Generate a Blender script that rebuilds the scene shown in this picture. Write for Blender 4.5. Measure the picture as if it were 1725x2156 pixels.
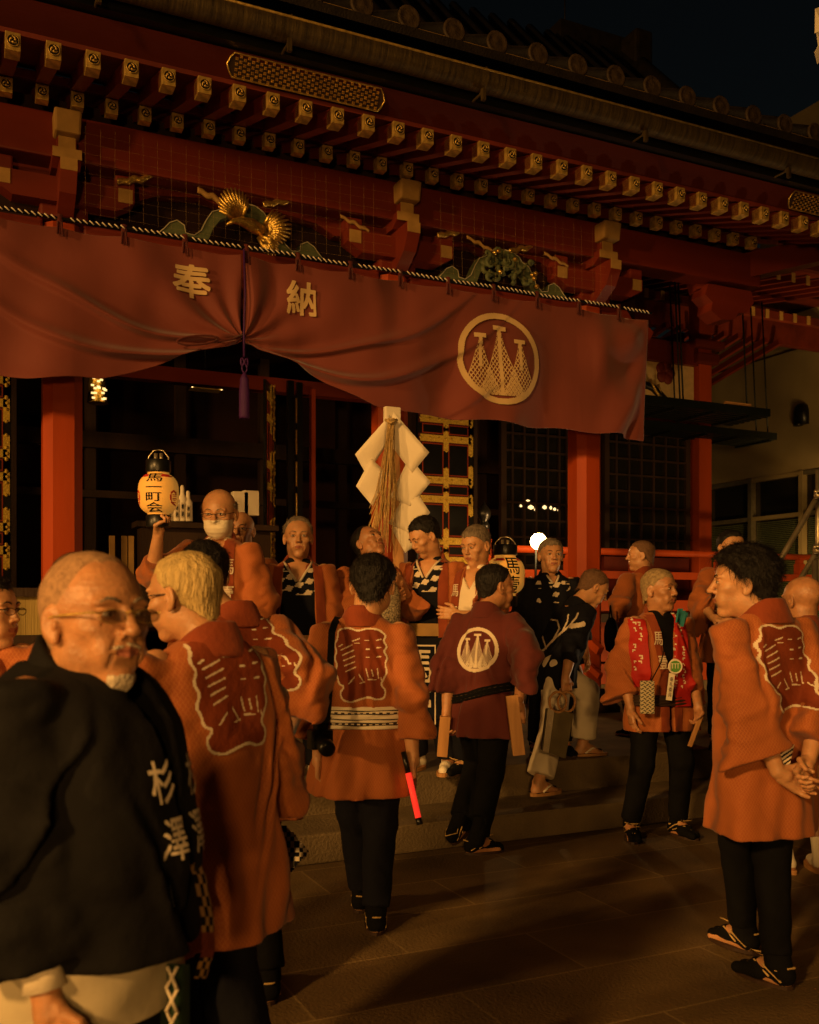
import bpy, bmesh, math, random
import numpy as np
from mathutils import Vector, Matrix
from mathutils.bvhtree import BVHTree
random.seed(7); RNG = np.random.RandomState(7)
SC = bpy.context.scene
COL = SC.collection
for o in list(bpy.data.objects): bpy.data.objects.remove(o)

# ------------------------------------------------------------ camera
H0 = 1.45
F = 2050.0; CX = 862.5; HY = 1275.0
CR = np.array([.905, -.4257, 0]); CR /= np.linalg.norm(CR)
CF = np.array([.4257, .905, 0]); CF /= np.linalg.norm(CF)
def W(px, py, D):
    """point seen at picture position px,py at depth D (metres along the view axis)"""
    return CF*D + CR*((px-CX)/F*D) + np.array([0, 0, H0 + (HY-py)/F*D])
def WY(px, py, Y):
    r = (px-CX)/F
    return W(px, py, Y/(CF[1]+r*CR[1]))
cam = bpy.data.cameras.new('camera'); camo = bpy.data.objects.new('camera', cam); COL.objects.link(camo)
camo.location = (0, 0, H0); camo.rotation_euler = (math.pi/2, 0, -math.atan2(CF[0], CF[1]))
cam.sensor_fit = 'VERTICAL'; cam.sensor_height = 36; cam.lens = F/2156*36; cam.shift_y = (HY-1078)/2156
cam.clip_start = .05; cam.clip_end = 500
cam.dof.use_dof = True; cam.dof.focus_distance = 6.2; cam.dof.aperture_fstop = 4.0
SC.camera = camo
# ------------------------------------------------------------ night sky, exposure
w = bpy.data.worlds.new('World'); SC.world = w; w.use_nodes = True
nt = w.node_tree; bg = nt.nodes['Background']
sky = nt.nodes.new('ShaderNodeTexSky'); sky.sky_type = 'NISHITA'; sky.sun_disc = False
sky.sun_elevation = math.radians(2); sky.sun_rotation = math.radians(250)
nt.links.new(sky.outputs[0], bg.inputs[0]); bg.inputs[1].default_value = .003
SC.view_settings.view_transform = 'Standard'; SC.view_settings.look = 'None'; SC.view_settings.exposure = -.22
SC.render.resolution_x = 819; SC.render.resolution_y = 1024
# ------------------------------------------------------------ floodlights of the festival ground, and added fill spots
def light(name, kind, loc, target, power, color, size=.5, spot=None, blend=.4):
    l = bpy.data.lights.new(name, kind); o = bpy.data.objects.new(name, l); COL.objects.link(o)
    o.location = loc; l.energy = power; l.color = color
    d = Vector(target) - Vector(loc); o.rotation_euler = d.to_track_quat('-Z', 'Y').to_euler()
    if kind == 'AREA': l.shape = 'DISK'; l.size = size
    else: l.shadow_soft_size = size
    if kind == 'SPOT': l.spot_size = math.radians(spot); l.spot_blend = blend
    return o
KEYC = (1, .505, .135)
light('floodlight_or_fill', 'SPOT', (-10.5, -4.6, 6.6), (3.2, 5.6, .6), 9000, KEYC, .6, 42, 1.0)
light('floodlight_or_fill', 'SPOT', (-4.0, -9.5, 4.4), (3.3, 5.2, .7), 1900, KEYC, .5, 34, 1.0)  # fill spot added to brighten the people from the front
light('floodlight_or_fill', 'AREA', (-15.5, 1.6, 4.6), (1.5, 7.6, 2.2), 1500, KEYC, .8)
light('floodlight_or_fill', 'SPOT', (-4.0, -6.5, .7), (3.6, 7.6, 5.6), 1500, KEYC, .35, 46, .8)
light('floodlight_or_fill', 'SPOT', (9.3, 6.4, .5), (9.2, 11, 1.9), 210, (1, .58, .20), .10, 110, .5)
light('floodlight_or_fill', 'SPOT', (11.2, 8.6, .9), (14, 13.5, 4.2), 900, (1, .55, .15), .15, 95, .6)  # spot added to brighten the ochre wall at right

# ------------------------------------------------------------ object helpers
def tagp(o, label=None, cat=None, group=None, kind=None):
    if label: o['label'] = label
    if cat: o['category'] = cat
    if group: o['group'] = group
    if kind: o['kind'] = kind
    return o
def thing(name, label, cat, loc=(0, 0, 0), group=None, kind=None):
    o = bpy.data.objects.new(name, None); COL.objects.link(o); o.location = loc; o.empty_display_size = .1
    return tagp(o, label, cat, group, kind)
def put(name, me, mats, parent=None, loc=None):
    """link mesh data as one object; parents are plain translated empties, geometry is given in world space"""
    o = bpy.data.objects.new(name, me); COL.objects.link(o)
    if not isinstance(mats, (list, tuple)): mats = [mats]
    if len(me.materials) == 0:
        for m in mats: me.materials.append(m)
    if parent is not None:
        o.parent = parent; o.matrix_parent_inverse = Matrix.Identity(4)
        P = Vector((0, 0, 0)); q = parent
        while q is not None: P += q.location; q = q.parent
        if loc is None:
            o.location = -P
        else: o.location = Vector(loc) - P
    elif loc is not None: o.location = loc
    return o
def mesh_np(name, V, Fq, smooth=True, mi=None):
    V = np.asarray(V, dtype=np.float32); Fq = np.asarray(Fq, dtype=np.int32)
    me = bpy.data.meshes.new(name); k = Fq.shape[1]
    me.vertices.add(len(V)); me.vertices.foreach_set('co', V.ravel())
    me.loops.add(len(Fq)*k); me.loops.foreach_set('vertex_index', Fq.ravel())
    me.polygons.add(len(Fq)); me.polygons.foreach_set('loop_start', np.arange(0, len(Fq)*k, k, dtype=np.int32))
    me.polygons.foreach_set('loop_total', np.full(len(Fq), k, dtype=np.int32))
    if mi is not None: me.polygons.foreach_set('material_index', np.asarray(mi, dtype=np.int32))
    me.polygons.foreach_set('use_smooth', np.full(len(Fq), smooth))
    me.update(calc_edges=True); me.validate(); return me
class MB:
    """collects simple shapes into one mesh"""
    def __init__(s): s.bm = bmesh.new(); s.m = 0
    def _fin(s, faces, sm=False):
        for f in faces: f.material_index = s.m; f.smooth = sm
    def hexa(s, P, bev=0):
        vs = [s.bm.verts.new(p) for p in P]
        fs = [s.bm.faces.new([vs[i] for i in q]) for q in ((0,3,2,1),(4,5,6,7),(0,1,5,4),(1,2,6,5),(2,3,7,6),(3,0,4,7))]
        s._fin(fs)
        if bev:
            es = list({e for f in fs for e in f.edges})
            r = bmesh.ops.bevel(s.bm, geom=es, offset=bev, segments=2, profile=.6, affect='EDGES')
            for f in r['faces']: f.material_index = s.m
        return s
    def box(s, c, d, R=None, bev=0):
        x, y, z = d[0]/2, d[1]/2, d[2]/2
        P = [Vector(p) for p in ((-x,-y,-z),(x,-y,-z),(x,y,-z),(-x,y,-z),(-x,-y,z),(x,-y,z),(x,y,z),(-x,y,z))]
        if R is not None: P = [R @ p for p in P]
        return s.hexa([p+Vector(c) for p in P], bev)
    def bar(s, a, b, w, h=None, up=(0, 0, 1), bev=0):
        a = Vector(a); b = Vector(b); d = (b-a); L = d.length; d.normalize(); h = h or w
        x = d.cross(Vector(up)); x = x.normalized() if x.length > 1e-4 else Vector((1, 0, 0)); z = x.cross(d)
        R = Matrix((x, d, z)).transposed()
        return s.box((a+b)/2, (w, L, h), R, bev)
    def tube(s, pts, r, n=8, cap=True):
        pts = [Vector(p) for p in pts]; rr = r if isinstance(r, (list, tuple, np.ndarray)) else [r]*len(pts)
        rings = []; u = None
        for i, p in enumerate(pts):
            t = (pts[min(i+1, len(pts)-1)] - pts[max(i-1, 0)]).normalized()
            if u is None: u = t.orthogonal().normalized()
            u = (u - t*u.dot(t)).normalized(); v = t.cross(u)
            rings.append([s.bm.verts.new(p + (u*math.cos(2*math.pi*k/n) + v*math.sin(2*math.pi*k/n))*rr[i]) for k in range(n)])
        fs = []
        for A, B in zip(rings, rings[1:]):
            for k in range(n): fs.append(s.bm.faces.new((A[k], A[(k+1) % n], B[(k+1) % n], B[k])))
        s._fin(fs, True)
        if cap: s._fin([s.bm.faces.new(rings[0][::-1]), s.bm.faces.new(rings[-1])])
        return s
    def lathe(s, c, prof, n=24, R=None, ax=1, ay=1):
        rings = []
        for r, z in prof:
            ring = []
            for k in range(n):
                p = Vector((r*ax*math.cos(2*math.pi*k/n), r*ay*math.sin(2*math.pi*k/n), z))
                if R is not None: p = R @ p
                ring.append(s.bm.verts.new(p + Vector(c)))
            rings.append(ring)
        fs = []
        for A, B in zip(rings, rings[1:]):
            for k in range(n): fs.append(s.bm.faces.new((A[k], A[(k+1) % n], B[(k+1) % n], B[k])))
        s._fin(fs, True); s._fin([s.bm.faces.new(rings[0][::-1]), s.bm.faces.new(rings[-1])])
        return s
    def prism(s, poly, o, ux, uy, th):
        """polygon in plane (o,ux,uy), extruded by th along ux x uy"""
        o = Vector(o); ux = Vector(ux); uy = Vector(uy); n = ux.cross(uy).normalized()*th
        A = [s.bm.verts.new(o+ux*p[0]+uy*p[1]) for p in poly]; B = [s.bm.verts.new(v.co+n) for v in A]
        fs = [s.bm.faces.new(A[::-1]), s.bm.faces.new(B)]
        k = len(poly)
        for i in range(k): fs.append(s.bm.faces.new((A[i], A[(i+1) % k], B[(i+1) % k], B[i])))
        s._fin(fs); return s
    def grid(s, fn, nu, nv, sm=True):
        G = [[s.bm.verts.new(fn(i/nu, j/nv)) for j in range(nv+1)] for i in range(nu+1)]
        s._fin([s.bm.faces.new((G[i][j], G[i+1][j], G[i+1][j+1], G[i][j+1])) for i in range(nu) for j in range(nv)], sm)
        return s
    def mesh(s, name='m'):
        bmesh.ops.recalc_face_normals(s.bm, faces=s.bm.faces)
        me = bpy.data.meshes.new(name); s.bm.to_mesh(me); s.bm.free(); return me
    def build(s, name, mats, parent=None, loc=None): return put(name, s.mesh(name), mats, parent, loc)

# ------------------------------------------------------------ materials
def N(nt, t, **kw):
    n = nt.nodes.new(t)
    for k, v in kw.items(): setattr(n, k, v)
    return n
def mat(name, c, rough=.7, metal=0, vary=.25, scale=12, bump=.15, bscale=60, emit=None, c2=None, coord='Object', stretch=None, spec=.3, sheen=0, sss=0):
    m = bpy.data.materials.new(name); m.use_nodes = True; t = m.node_tree; b = t.nodes['Principled BSDF']
    tc = N(t, 'ShaderNodeTexCoord'); mp = N(t, 'ShaderNodeMapping'); t.links.new(tc.outputs[coord], mp.inputs[0])
    if stretch: mp.inputs['Scale'].default_value = stretch
    no = N(t, 'ShaderNodeTexNoise'); no.inputs['Scale'].default_value = scale; no.inputs['Detail'].default_value = 6
    t.links.new(mp.outputs[0], no.inputs['Vector'])
    mr = N(t, 'ShaderNodeValToRGB'); mr.color_ramp.elements[0].position = .3; mr.color_ramp.elements[1].position = .7
    ca = [x*(1-vary) for x in c]; cb = c2 or [min(1, x*(1+vary)) for x in c]
    mr.color_ramp.elements[0].color = (*ca, 1); mr.color_ramp.elements[1].color = (*cb, 1)
    t.links.new(no.outputs[0], mr.inputs[0]); t.links.new(mr.outputs[0], b.inputs['Base Color'])
    b.inputs['Roughness'].default_value = rough; b.inputs['Metallic'].default_value = metal
    b.inputs['Specular IOR Level'].default_value = spec
    if sheen: b.inputs['Sheen Weight'].default_value = sheen
    if sss:
        b.inputs['Subsurface Weight'].default_value = sss; b.inputs['Subsurface Radius'].default_value = (1, .3, .15); b.inputs['Subsurface Scale'].default_value = .008
    if bump:
        n2 = N(t, 'ShaderNodeTexNoise'); n2.inputs['Scale'].default_value = bscale; n2.inputs['Detail'].default_value = 5
        t.links.new(mp.outputs[0], n2.inputs['Vector'])
        bp = N(t, 'ShaderNodeBump'); bp.inputs['Strength'].default_value = bump; bp.inputs['Distance'].default_value = .01
        t.links.new(n2.outputs[0], bp.inputs['Height']); t.links.new(bp.outputs[0], b.inputs['Normal'])
    if emit:
        b.inputs['Emission Color'].default_value = (*emit[0], 1); b.inputs['Emission Strength'].default_value = emit[1]
    return m
def lattice_mat(name, base, line, a=.017, b_=.026, lw=.10, rough=.8, wav=.002):
    """cloth printed with a fine diamond lattice, on the UV map in metres"""
    m = mat(name, base, rough, vary=.14, scale=5, bump=.25, bscale=35, coord='Object', sheen=.1); t = m.node_tree; b = t.nodes['Principled BSDF']
    uv = N(t, 'ShaderNodeTexCoord'); sp = N(t, 'ShaderNodeSeparateXYZ'); t.links.new(uv.outputs['UV'], sp.inputs[0])
    def M(op, x, y=None):
        n = N(t, 'ShaderNodeMath', operation=op)
        for i, v in enumerate((x, y)):
            if v is None: continue
            if isinstance(v, (int, float)): n.inputs[i].default_value = v
            else: t.links.new(v, n.inputs[i])
        return n.outputs[0]
    u = M('DIVIDE', sp.outputs[0], a); v = M('DIVIDE', sp.outputs[1], b_)
    wv = M('MULTIPLY', M('SINE', M('MULTIPLY', v, 6.283)), .12); u = M('ADD', u, wv)
    d1 = M('ABSOLUTE', M('SUBTRACT', M('FRACT', M('ADD', u, v)), .5)); d2 = M('ABSOLUTE', M('SUBTRACT', M('FRACT', M('SUBTRACT', u, v)), .5))
    f = M('LESS_THAN', M('MINIMUM', d1, d2), lw)
    mx = N(t, 'ShaderNodeMixRGB'); t.links.new(f, mx.inputs[0])
    src = b.inputs['Base Color'].links[0].from_socket; t.links.new(src, mx.inputs[1]); mx.inputs[2].default_value = (*line, 1)
    t.links.new(mx.outputs[0], b.inputs['Base Color']); return m

M = {}
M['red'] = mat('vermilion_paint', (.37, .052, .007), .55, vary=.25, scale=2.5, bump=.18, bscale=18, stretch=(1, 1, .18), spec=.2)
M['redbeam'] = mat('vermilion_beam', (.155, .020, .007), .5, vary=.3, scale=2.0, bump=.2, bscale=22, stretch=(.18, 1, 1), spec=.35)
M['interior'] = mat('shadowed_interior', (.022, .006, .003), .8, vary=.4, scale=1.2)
M['fasciared'] = mat('fascia_paint', (.06, .008, .003), .6, vary=.25, scale=2, stretch=(.2, 1, 1), spec=.15)
M['reddark'] = mat('dark_red_wood', (.13, .018, .008), .6, vary=.35, scale=3, bump=.2)
M['cream'] = mat('ochre_paint', (.36, .21, .06), .6, vary=.16, scale=9, bump=.12)
M['gold'] = mat('gilt_metal', (.85, .52, .12), .3, .9, vary=.35, scale=40, bump=.5, bscale=90)
M['goldold'] = mat('worn_gilt_cap', (.55, .36, .09), .38, .5, vary=.4, scale=22, bump=.3, bscale=80)
M['black'] = mat('black_lacquer', (.006, .006, .005), .35, vary=.3, bump=.05, spec=.4)
M['blackmat'] = mat('black_cloth', (.004, .004, .004), .9, vary=.3, scale=6, bump=.3, bscale=30, spec=.12)
M['darkwood'] = mat('dark_timber', (.035, .018, .009), .6, vary=.4, scale=4, bump=.3, stretch=(1, 1, .2))
M['copper'] = mat('weathered_copper', (.06, .042, .018), .5, .4, vary=.5, scale=6, bump=.5, bscale=25, c2=(.10, .068, .022), stretch=(9, 1, .35))
M['tile'] = mat('roof_tile', (.014, .010, .006), .6, vary=.4, scale=8, bump=.5, bscale=60)
M['green'] = mat('green_paint', (.10, .12, .055), .6, vary=.25, scale=14, bump=.3)
M['whiteedge'] = mat('pale_edge', (.45, .40, .26), .6, vary=.1)
M['stone'] = mat('granite_step', (.14, .100, .050), .8, vary=.42, scale=2.6, bump=.8, bscale=60)
M['skin'] = mat('skin', (.50, .255, .12), .40, vary=.17, scale=16, bump=.22, bscale=110, spec=.4, sss=.15)
M['skintan'] = mat('tanned_skin', (.42, .20, .09), .38, vary=.22, scale=22, bump=.28, bscale=110, spec=.42, sss=.12)
M['lip'] = mat('lip', (.30, .10, .06), .5, vary=.1, bump=0)
M['hairblack'] = mat('black_hair', (.008, .006, .005), .55, vary=.4, scale=40, bump=1, bscale=140, stretch=(1, 1, .25))
M['hairgrey'] = mat('grey_hair', (.17, .13, .09), .7, vary=.45, scale=60, bump=1, bscale=150, stretch=(1, 1, .25))
M['hairwhite'] = mat('white_hair', (.55, .46, .34), .7, vary=.2, scale=60, bump=1, bscale=150)
M['fuzz'] = mat('fine_grey_fuzz', (.36, .21, .11), .7, vary=.3, scale=90, bump=.6, bscale=200)
M['hairsand'] = mat('sandy_grey_hair', (.34, .24, .12), .7, vary=.35, scale=60, bump=1, bscale=150)
M['goldleaf'] = mat('gold_leaf_strap', (.88, .55, .08), .32, .15, vary=.3, scale=45, bump=.5, bscale=90)
M['tilend'] = mat('end_tile_disc', (.05, .032, .015), .6, vary=.4, scale=20, bump=.6, bscale=60)
M['hairblond'] = mat('bleached_hair', (.55, .40, .16), .6, vary=.3, scale=60, bump=1, bscale=150, stretch=(1, 1, .25))
M['hairstub'] = mat('stubble_hair', (.16, .085, .045), .75, vary=.25, scale=90, bump=.6, bscale=200)
M['eyew'] = mat('eye_white', (.5, .42, .34), .25, vary=.05, bump=0)
M['eyeb'] = mat('eye_dark', (.012, .006, .004), .15, vary=.1, bump=0, spec=.5)
M['happi'] = lattice_mat('orange_printed_happi', (.31, .083, .019), (.39, .130, .033), .0115, .019, .075)
M['happicol'] = mat('red_orange_collar', (.21, .038, .009), .85, vary=.15, bump=.3, sheen=.1)
M['crestred'] = mat('crest_red', (.17, .030, .007), .85, vary=.15, bump=.3)
M['maroon'] = mat('maroon_happi_cloth', (.088, .014, .010), .85, vary=.15, scale=4, bump=.3, bscale=30, sheen=.1)
M['navy'] = mat('navy_cloth', (.006, .0065, .011), .85, vary=.2, scale=4, bump=.35, bscale=30, spec=.15)
M['charcoal'] = mat('charcoal_cloth', (.0035, .003, .0032), .85, vary=.2, scale=4, bump=.35, bscale=30, spec=.2)
M['white'] = mat('white_print', (.62, .52, .38), .8, vary=.08, bump=.1)
M['paper'] = mat('white_paper', (.75, .66, .5), .8, vary=.05, scale=3, bump=.1)
M['trouw'] = mat('white_trousers_cloth', (.68, .58, .42), .85, vary=.12, scale=3, bump=.4, bscale=18)
M['straw'] = mat('straw_cord', (.50, .33, .12), .8, vary=.3, scale=50, bump=.6, bscale=100)
M['bannerred'] = mat('banner_cloth', (.175, .038, .026), .72, vary=.10, scale=1.6, bump=.35, bscale=7, sheen=.2)
M['bannerprint'] = mat('banner_print', (.60, .42, .20), .8, vary=.08, scale=5, bump=.3, bscale=9)
M['purple'] = mat('purple_cord', (.05, .008, .085), .6, vary=.3, scale=30, bump=.5, stretch=(6, 6, .4))
M['wood'] = mat('pale_wood', (.42, .21, .07), .6, vary=.2, scale=5, bump=.2, stretch=(5, 5, .4))
M['steel'] = mat('galvanised_steel', (.45, .38, .25), .35, .8, vary=.2, scale=9, bump=.2)
M['rack'] = mat('green_painted_steel', (.005, .007, .005), .5, .2, vary=.3)
M['concrete'] = mat('rendered_wall', (.30, .23, .11), .9, vary=.14, scale=1.4, bump=.3, bscale=40)
M['glass'] = mat('dark_window_glass', (.012, .010, .006), .12, vary=.2, bump=.25, bscale=3, spec=.6)
def wrinkle(m, sc=6., st=.55, dist=.03, zs=.45, off=0.):
    """sharp creases of thin cloth: ridged noise added to the bump"""
    t = m.node_tree; b = t.nodes['Principled BSDF']; tc = N(t, 'ShaderNodeTexCoord'); mp = N(t, 'ShaderNodeMapping'); mp.inputs['Scale'].default_value = (1, 1, zs); mp.inputs['Rotation'].default_value = (.25, .3, .4)
    no = N(t, 'ShaderNodeTexNoise'); no.noise_type = 'RIDGED_MULTIFRACTAL'; no.inputs['Scale'].default_value = sc; no.inputs['Detail'].default_value = 3; no.inputs['Distortion'].default_value = .6
    t.links.new(tc.outputs['Object'], mp.inputs[0]); t.links.new(mp.outputs[0], no.inputs['Vector']); bp = N(t, 'ShaderNodeBump'); bp.inputs['Strength'].default_value = st; bp.inputs['Distance'].default_value = dist
    t.links.new(no.outputs[0], bp.inputs['Height'])
    if b.inputs['Normal'].links: t.links.new(b.inputs['Normal'].links[0].from_socket, bp.inputs['Normal'])
    t.links.new(bp.outputs[0], b.inputs['Normal'])
for k_ in ('happi', 'maroon', 'navy', 'charcoal', 'happicol', 'crestred', 'trouw', 'blackmat'): wrinkle(M[k_], 4.2 if k_ != 'trouw' else 6, .9, .07)
wrinkle(M['bannerred'], 1.3, .8, .16, .6); wrinkle(M['bannerprint'], 1.3, .8, .16, .6)
M['bandw'] = mat('cream_sash', (.42, .36, .24), .85, vary=.15, scale=4, bump=.4, bscale=14); M['panelp'] = mat('pale_panel_ground', (.62, .42, .17), .6, vary=.12)
M['net'] = mat('lamp_glow', (1, .9, .6), .5, vary=0, bump=0, emit=((1, .62, .22), 22))
# ------------------------------------------------------------ signed-distance modelling (numpy) for bodies and draped cloth
def nz(v): v = np.asarray(v, float); return v/max(1e-9, np.linalg.norm(v))
def smooth01(x): x = np.clip(x, 0, 1); return x*x*(3-2*x)
def smin(a, b, k):
    h = np.clip(.5+.5*(b-a)/k, 0, 1); return b*(1-h)+a*h-k*h*(1-h)
def smax(a, b, k): return -smin(-a, -b, k)
def cap(P, a, b, ra, rb):
    a = np.asarray(a, float); b = np.asarray(b, float); ab = b-a
    t = np.clip(((P-a)@ab)/max(1e-9, ab@ab), 0, 1)
    return np.linalg.norm(P-a-t[..., None]*ab, axis=-1)-(ra+(rb-ra)*t)
def ell(P, c, r, R=None):
    Q = P-np.asarray(c, float)
    if R is not None: Q = Q@R
    r = np.asarray(r, float); k = np.linalg.norm(Q/r, axis=-1)
    k2 = np.linalg.norm(Q/(r*r), axis=-1); return k*(k-1)/np.maximum(k2, 1e-6)
def rotm(ax, a):
    return np.array(Matrix.Rotation(math.radians(a), 3, ax))
def grid(lo, hi, h):
    lo = np.asarray(lo, float); hi = np.asarray(hi, float); n = np.ceil((hi-lo)/h).astype(int)+1
    ax = [lo[i]+h*np.arange(n[i]) for i in range(3)]
    return np.stack(np.meshgrid(*ax, indexing='ij'), -1)
CO = np.array([(i, j, k) for i in (0, 1) for j in (0, 1) for k in (0, 1)])
EDG = [(a, b) for a in range(8) for b in range(a+1, 8) if abs(CO[a]-CO[b]).sum() == 1]
def snet(Fv, lo, h):
    Fv = Fv.copy()
    Fv[0]=Fv[-1]=np.maximum(Fv[0],1e-3) if False else np.abs(Fv[0])+1e-4
    Fv[-1]=np.abs(Fv[-1])+1e-4; Fv[:,0]=np.abs(Fv[:,0])+1e-4; Fv[:,-1]=np.abs(Fv[:,-1])+1e-4; Fv[:,:,0]=np.abs(Fv[:,:,0])+1e-4; Fv[:,:,-1]=np.abs(Fv[:,:,-1])+1e-4
    n = np.array(Fv.shape)-1; ins = Fv < 0
    cnt = sum(ins[i:i+n[0], j:j+n[1], k:k+n[2]].astype(np.int8) for i, j, k in CO)
    act = (cnt > 0) & (cnt < 8); C = np.argwhere(act); idx = -np.ones(n, dtype=np.int64); idx[act] = np.arange(len(C))
    vals = np.stack([Fv[C[:, 0]+i, C[:, 1]+j, C[:, 2]+k] for i, j, k in CO], 1)
    pos = np.zeros((len(C), 3)); num = np.zeros(len(C))
    for a, b in EDG:
        m = (vals[:, a] < 0) != (vals[:, b] < 0); t = vals[m, a]/(vals[m, a]-vals[m, b])
        pos[m] += CO[a]+t[:, None]*(CO[b]-CO[a]); num[m] += 1
    V = (C+pos/num[:, None])*h+np.asarray(lo); Q = []
    for ax in range(3):
        o1, o2 = [q for q in range(3) if q != ax]
        A = np.take(ins, range(n[ax]), axis=ax); B = np.take(ins, range(1, n[ax]+1), axis=ax)
        E = np.argwhere(A != B); E = E[(E[:, o1] > 0) & (E[:, o2] > 0) & (E[:, o1] < n[o1]) & (E[:, o2] < n[o2])]
        s = A[tuple(E.T)]
        def cid(d1, d2):
            e = E.copy(); e[:, o1] += d1; e[:, o2] += d2; return idx[tuple(e.T)]
        q = np.stack([cid(-1, -1), cid(0, -1), cid(0, 0), cid(-1, 0)], 1)
        flip = s if ax != 1 else ~s
        q[~flip] = q[~flip][:, ::-1]; Q.append(q)
    Q = np.concatenate(Q); Q = Q[(Q >= 0).all(1)]; return V, Q
def join(parts):
    V = []; Q = []; n = 0
    for v, q in parts: V.append(v); Q.append(q+n); n += len(v)
    return np.concatenate(V), np.concatenate(Q)
def relax(V, Q, it=1, f=.5):
    E = np.concatenate([Q[:, [0, 1]], Q[:, [1, 2]], Q[:, [2, 3]], Q[:, [3, 0]]]); E = np.concatenate([E, E[:, ::-1]])
    for _ in range(it):
        S = np.zeros_like(V); c = np.bincount(E[:, 0], minlength=len(V)).astype(float)
        for k in range(3): S[:, k] = np.bincount(E[:, 0], V[E[:, 1], k], minlength=len(V))
        V = V*(1-f)+f*S/np.maximum(c, 1)[:, None]
    return V
def folds(P, seed, amp, fx=30., fz=5.):
    r = np.random.RandomState(seed); s = 0
    for i in range(4):
        th = r.uniform(0, 6.28); k = fx*(.6+.35*i)
        tilt = r.uniform(-.35, .35)*k; ph = r.uniform(0, 6.28)
        wv = .5*np.sin(P[..., 2]*fz*(1+i*.5)+ph)+.35*np.sin(P[..., 0]*7+P[..., 2]*9+ph*2)
        g = np.sin(k*(np.cos(th)*P[..., 0]+np.sin(th)*P[..., 1])+tilt*P[..., 2]+wv*2.2+ph)
        s = s+(1-np.abs(g))*(1./(1+.5*i))
    return amp*(s-1.2)
def box_uv(me, fr=None):
    """UVs in metres, projected along the dominant horizontal side of each face"""
    n = len(me.polygons); nor = np.zeros(n*3); me.polygons.foreach_get('normal', nor); nor = nor.reshape(-1, 3)
    co = np.zeros(len(me.vertices)*3); me.vertices.foreach_get('co', co); co = co.reshape(-1, 3)
    lv = np.zeros(len(me.loops), dtype=np.int32); me.loops.foreach_get('vertex_index', lv)
    lt = np.zeros(n, dtype=np.int32); me.polygons.foreach_get('loop_total', lt)
    ex, ey = fr if fr is not None else (np.array([1, 0, 0]), np.array([0, 1, 0]))
    fx = np.abs(nor@ex); fy = np.abs(nor@ey); px = np.repeat(fx > fy, lt)
    p = co[lv]; u = np.where(px, p@ey, p@ex); uv = np.stack([u, p[:, 2]], 1).astype(np.float32)
    l = me.uv_layers.new(name='uv'); l.data.foreach_set('uv', uv.ravel())

# ------------------------------------------------------------ lettering rasterised from the built-in font
_tc = {}
def text_mask(s, res=48, bold=.018, vertical=False):
    key = (s, res, bold, vertical)
    if key in _tc: return _tc[key]
    if vertical and len(s) > 1:
        r = np.concatenate([text_mask(c, res, bold) for c in s], 0); _tc[key] = r; return r
    cu = bpy.data.curves.new('t', 'FONT'); cu.body = s; cu.size = 1; cu.offset = 0; cu.resolution_u = 6
    o = bpy.data.objects.new('t', cu); COL.objects.link(o); dg = bpy.context.evaluated_depsgraph_get(); dg.update()
    me = o.evaluated_get(dg).to_mesh(); me.calc_loop_triangles()
    co = np.array([v.co[:2] for v in me.vertices]); tr = [tuple(t.vertices) for t in me.loop_triangles]
    if len(co) == 0: m = np.ones((res, res), bool); bpy.data.objects.remove(o); return m
    lo = co.min(0); hi = co.max(0); sc = max((hi-lo).max(), .01); wd = max(2, int(math.ceil((hi[0]-lo[0])/sc*res))); ht = max(2, int(math.ceil((hi[1]-lo[1])/sc*res)))
    mult = res/ (hi[1]-lo[1]) if len(s) > 1 else res/sc
    wd = max(2, int(math.ceil((hi[0]-lo[0])*mult))); ht = max(2, int(math.ceil((hi[1]-lo[1])*mult)))
    img = np.zeros((ht, wd), bool)
    for t in tr:
        a, b, c = [(co[i]-lo)*mult for i in t]
        x0 = int(max(0, math.floor(min(a[0], b[0], c[0])-.5))); x1 = int(min(wd-1, math.ceil(max(a[0], b[0], c[0]))))
        y0 = int(max(0, math.floor(min(a[1], b[1], c[1])-.5))); y1 = int(min(ht-1, math.ceil(max(a[1], b[1], c[1]))))
        if x1 < x0 or y1 < y0: continue
        X, Y = np.meshgrid(np.arange(x0, x1+1)+.5, np.arange(y0, y1+1)+.5)
        def e(p, q): return (q[0]-p[0])*(Y-p[1])-(q[1]-p[1])*(X-p[0])
        e1, e2, e3 = e(a, b), e(b, c), e(c, a)
        img[y0:y1+1, x0:x1+1] |= ((e1 >= 0) & (e2 >= 0) & (e3 >= 0)) | ((e1 <= 0) & (e2 <= 0) & (e3 <= 0))
    o.evaluated_get(dg).to_mesh_clear(); bpy.data.objects.remove(o)
    for _ in range(int(round(bold*res*.75))):
        e_ = img.copy(); e_[1:] |= img[:-1]; e_[:, 1:] |= img[:, :-1]
        if _ % 2: e_[:-1] |= img[1:]; e_[:, :-1] |= img[:, 1:]
        img = e_
    img = img[::-1]
    if len(s) == 1:   # centre in a square cell
        sq = np.zeros((res+4, res+4), bool); oy = (res+4-ht)//2; ox = (res+4-wd)//2; sq[oy:oy+ht, ox:ox+wd] = img[:res+4, :res+4]; img = sq
    _tc[key] = img; return img
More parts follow.
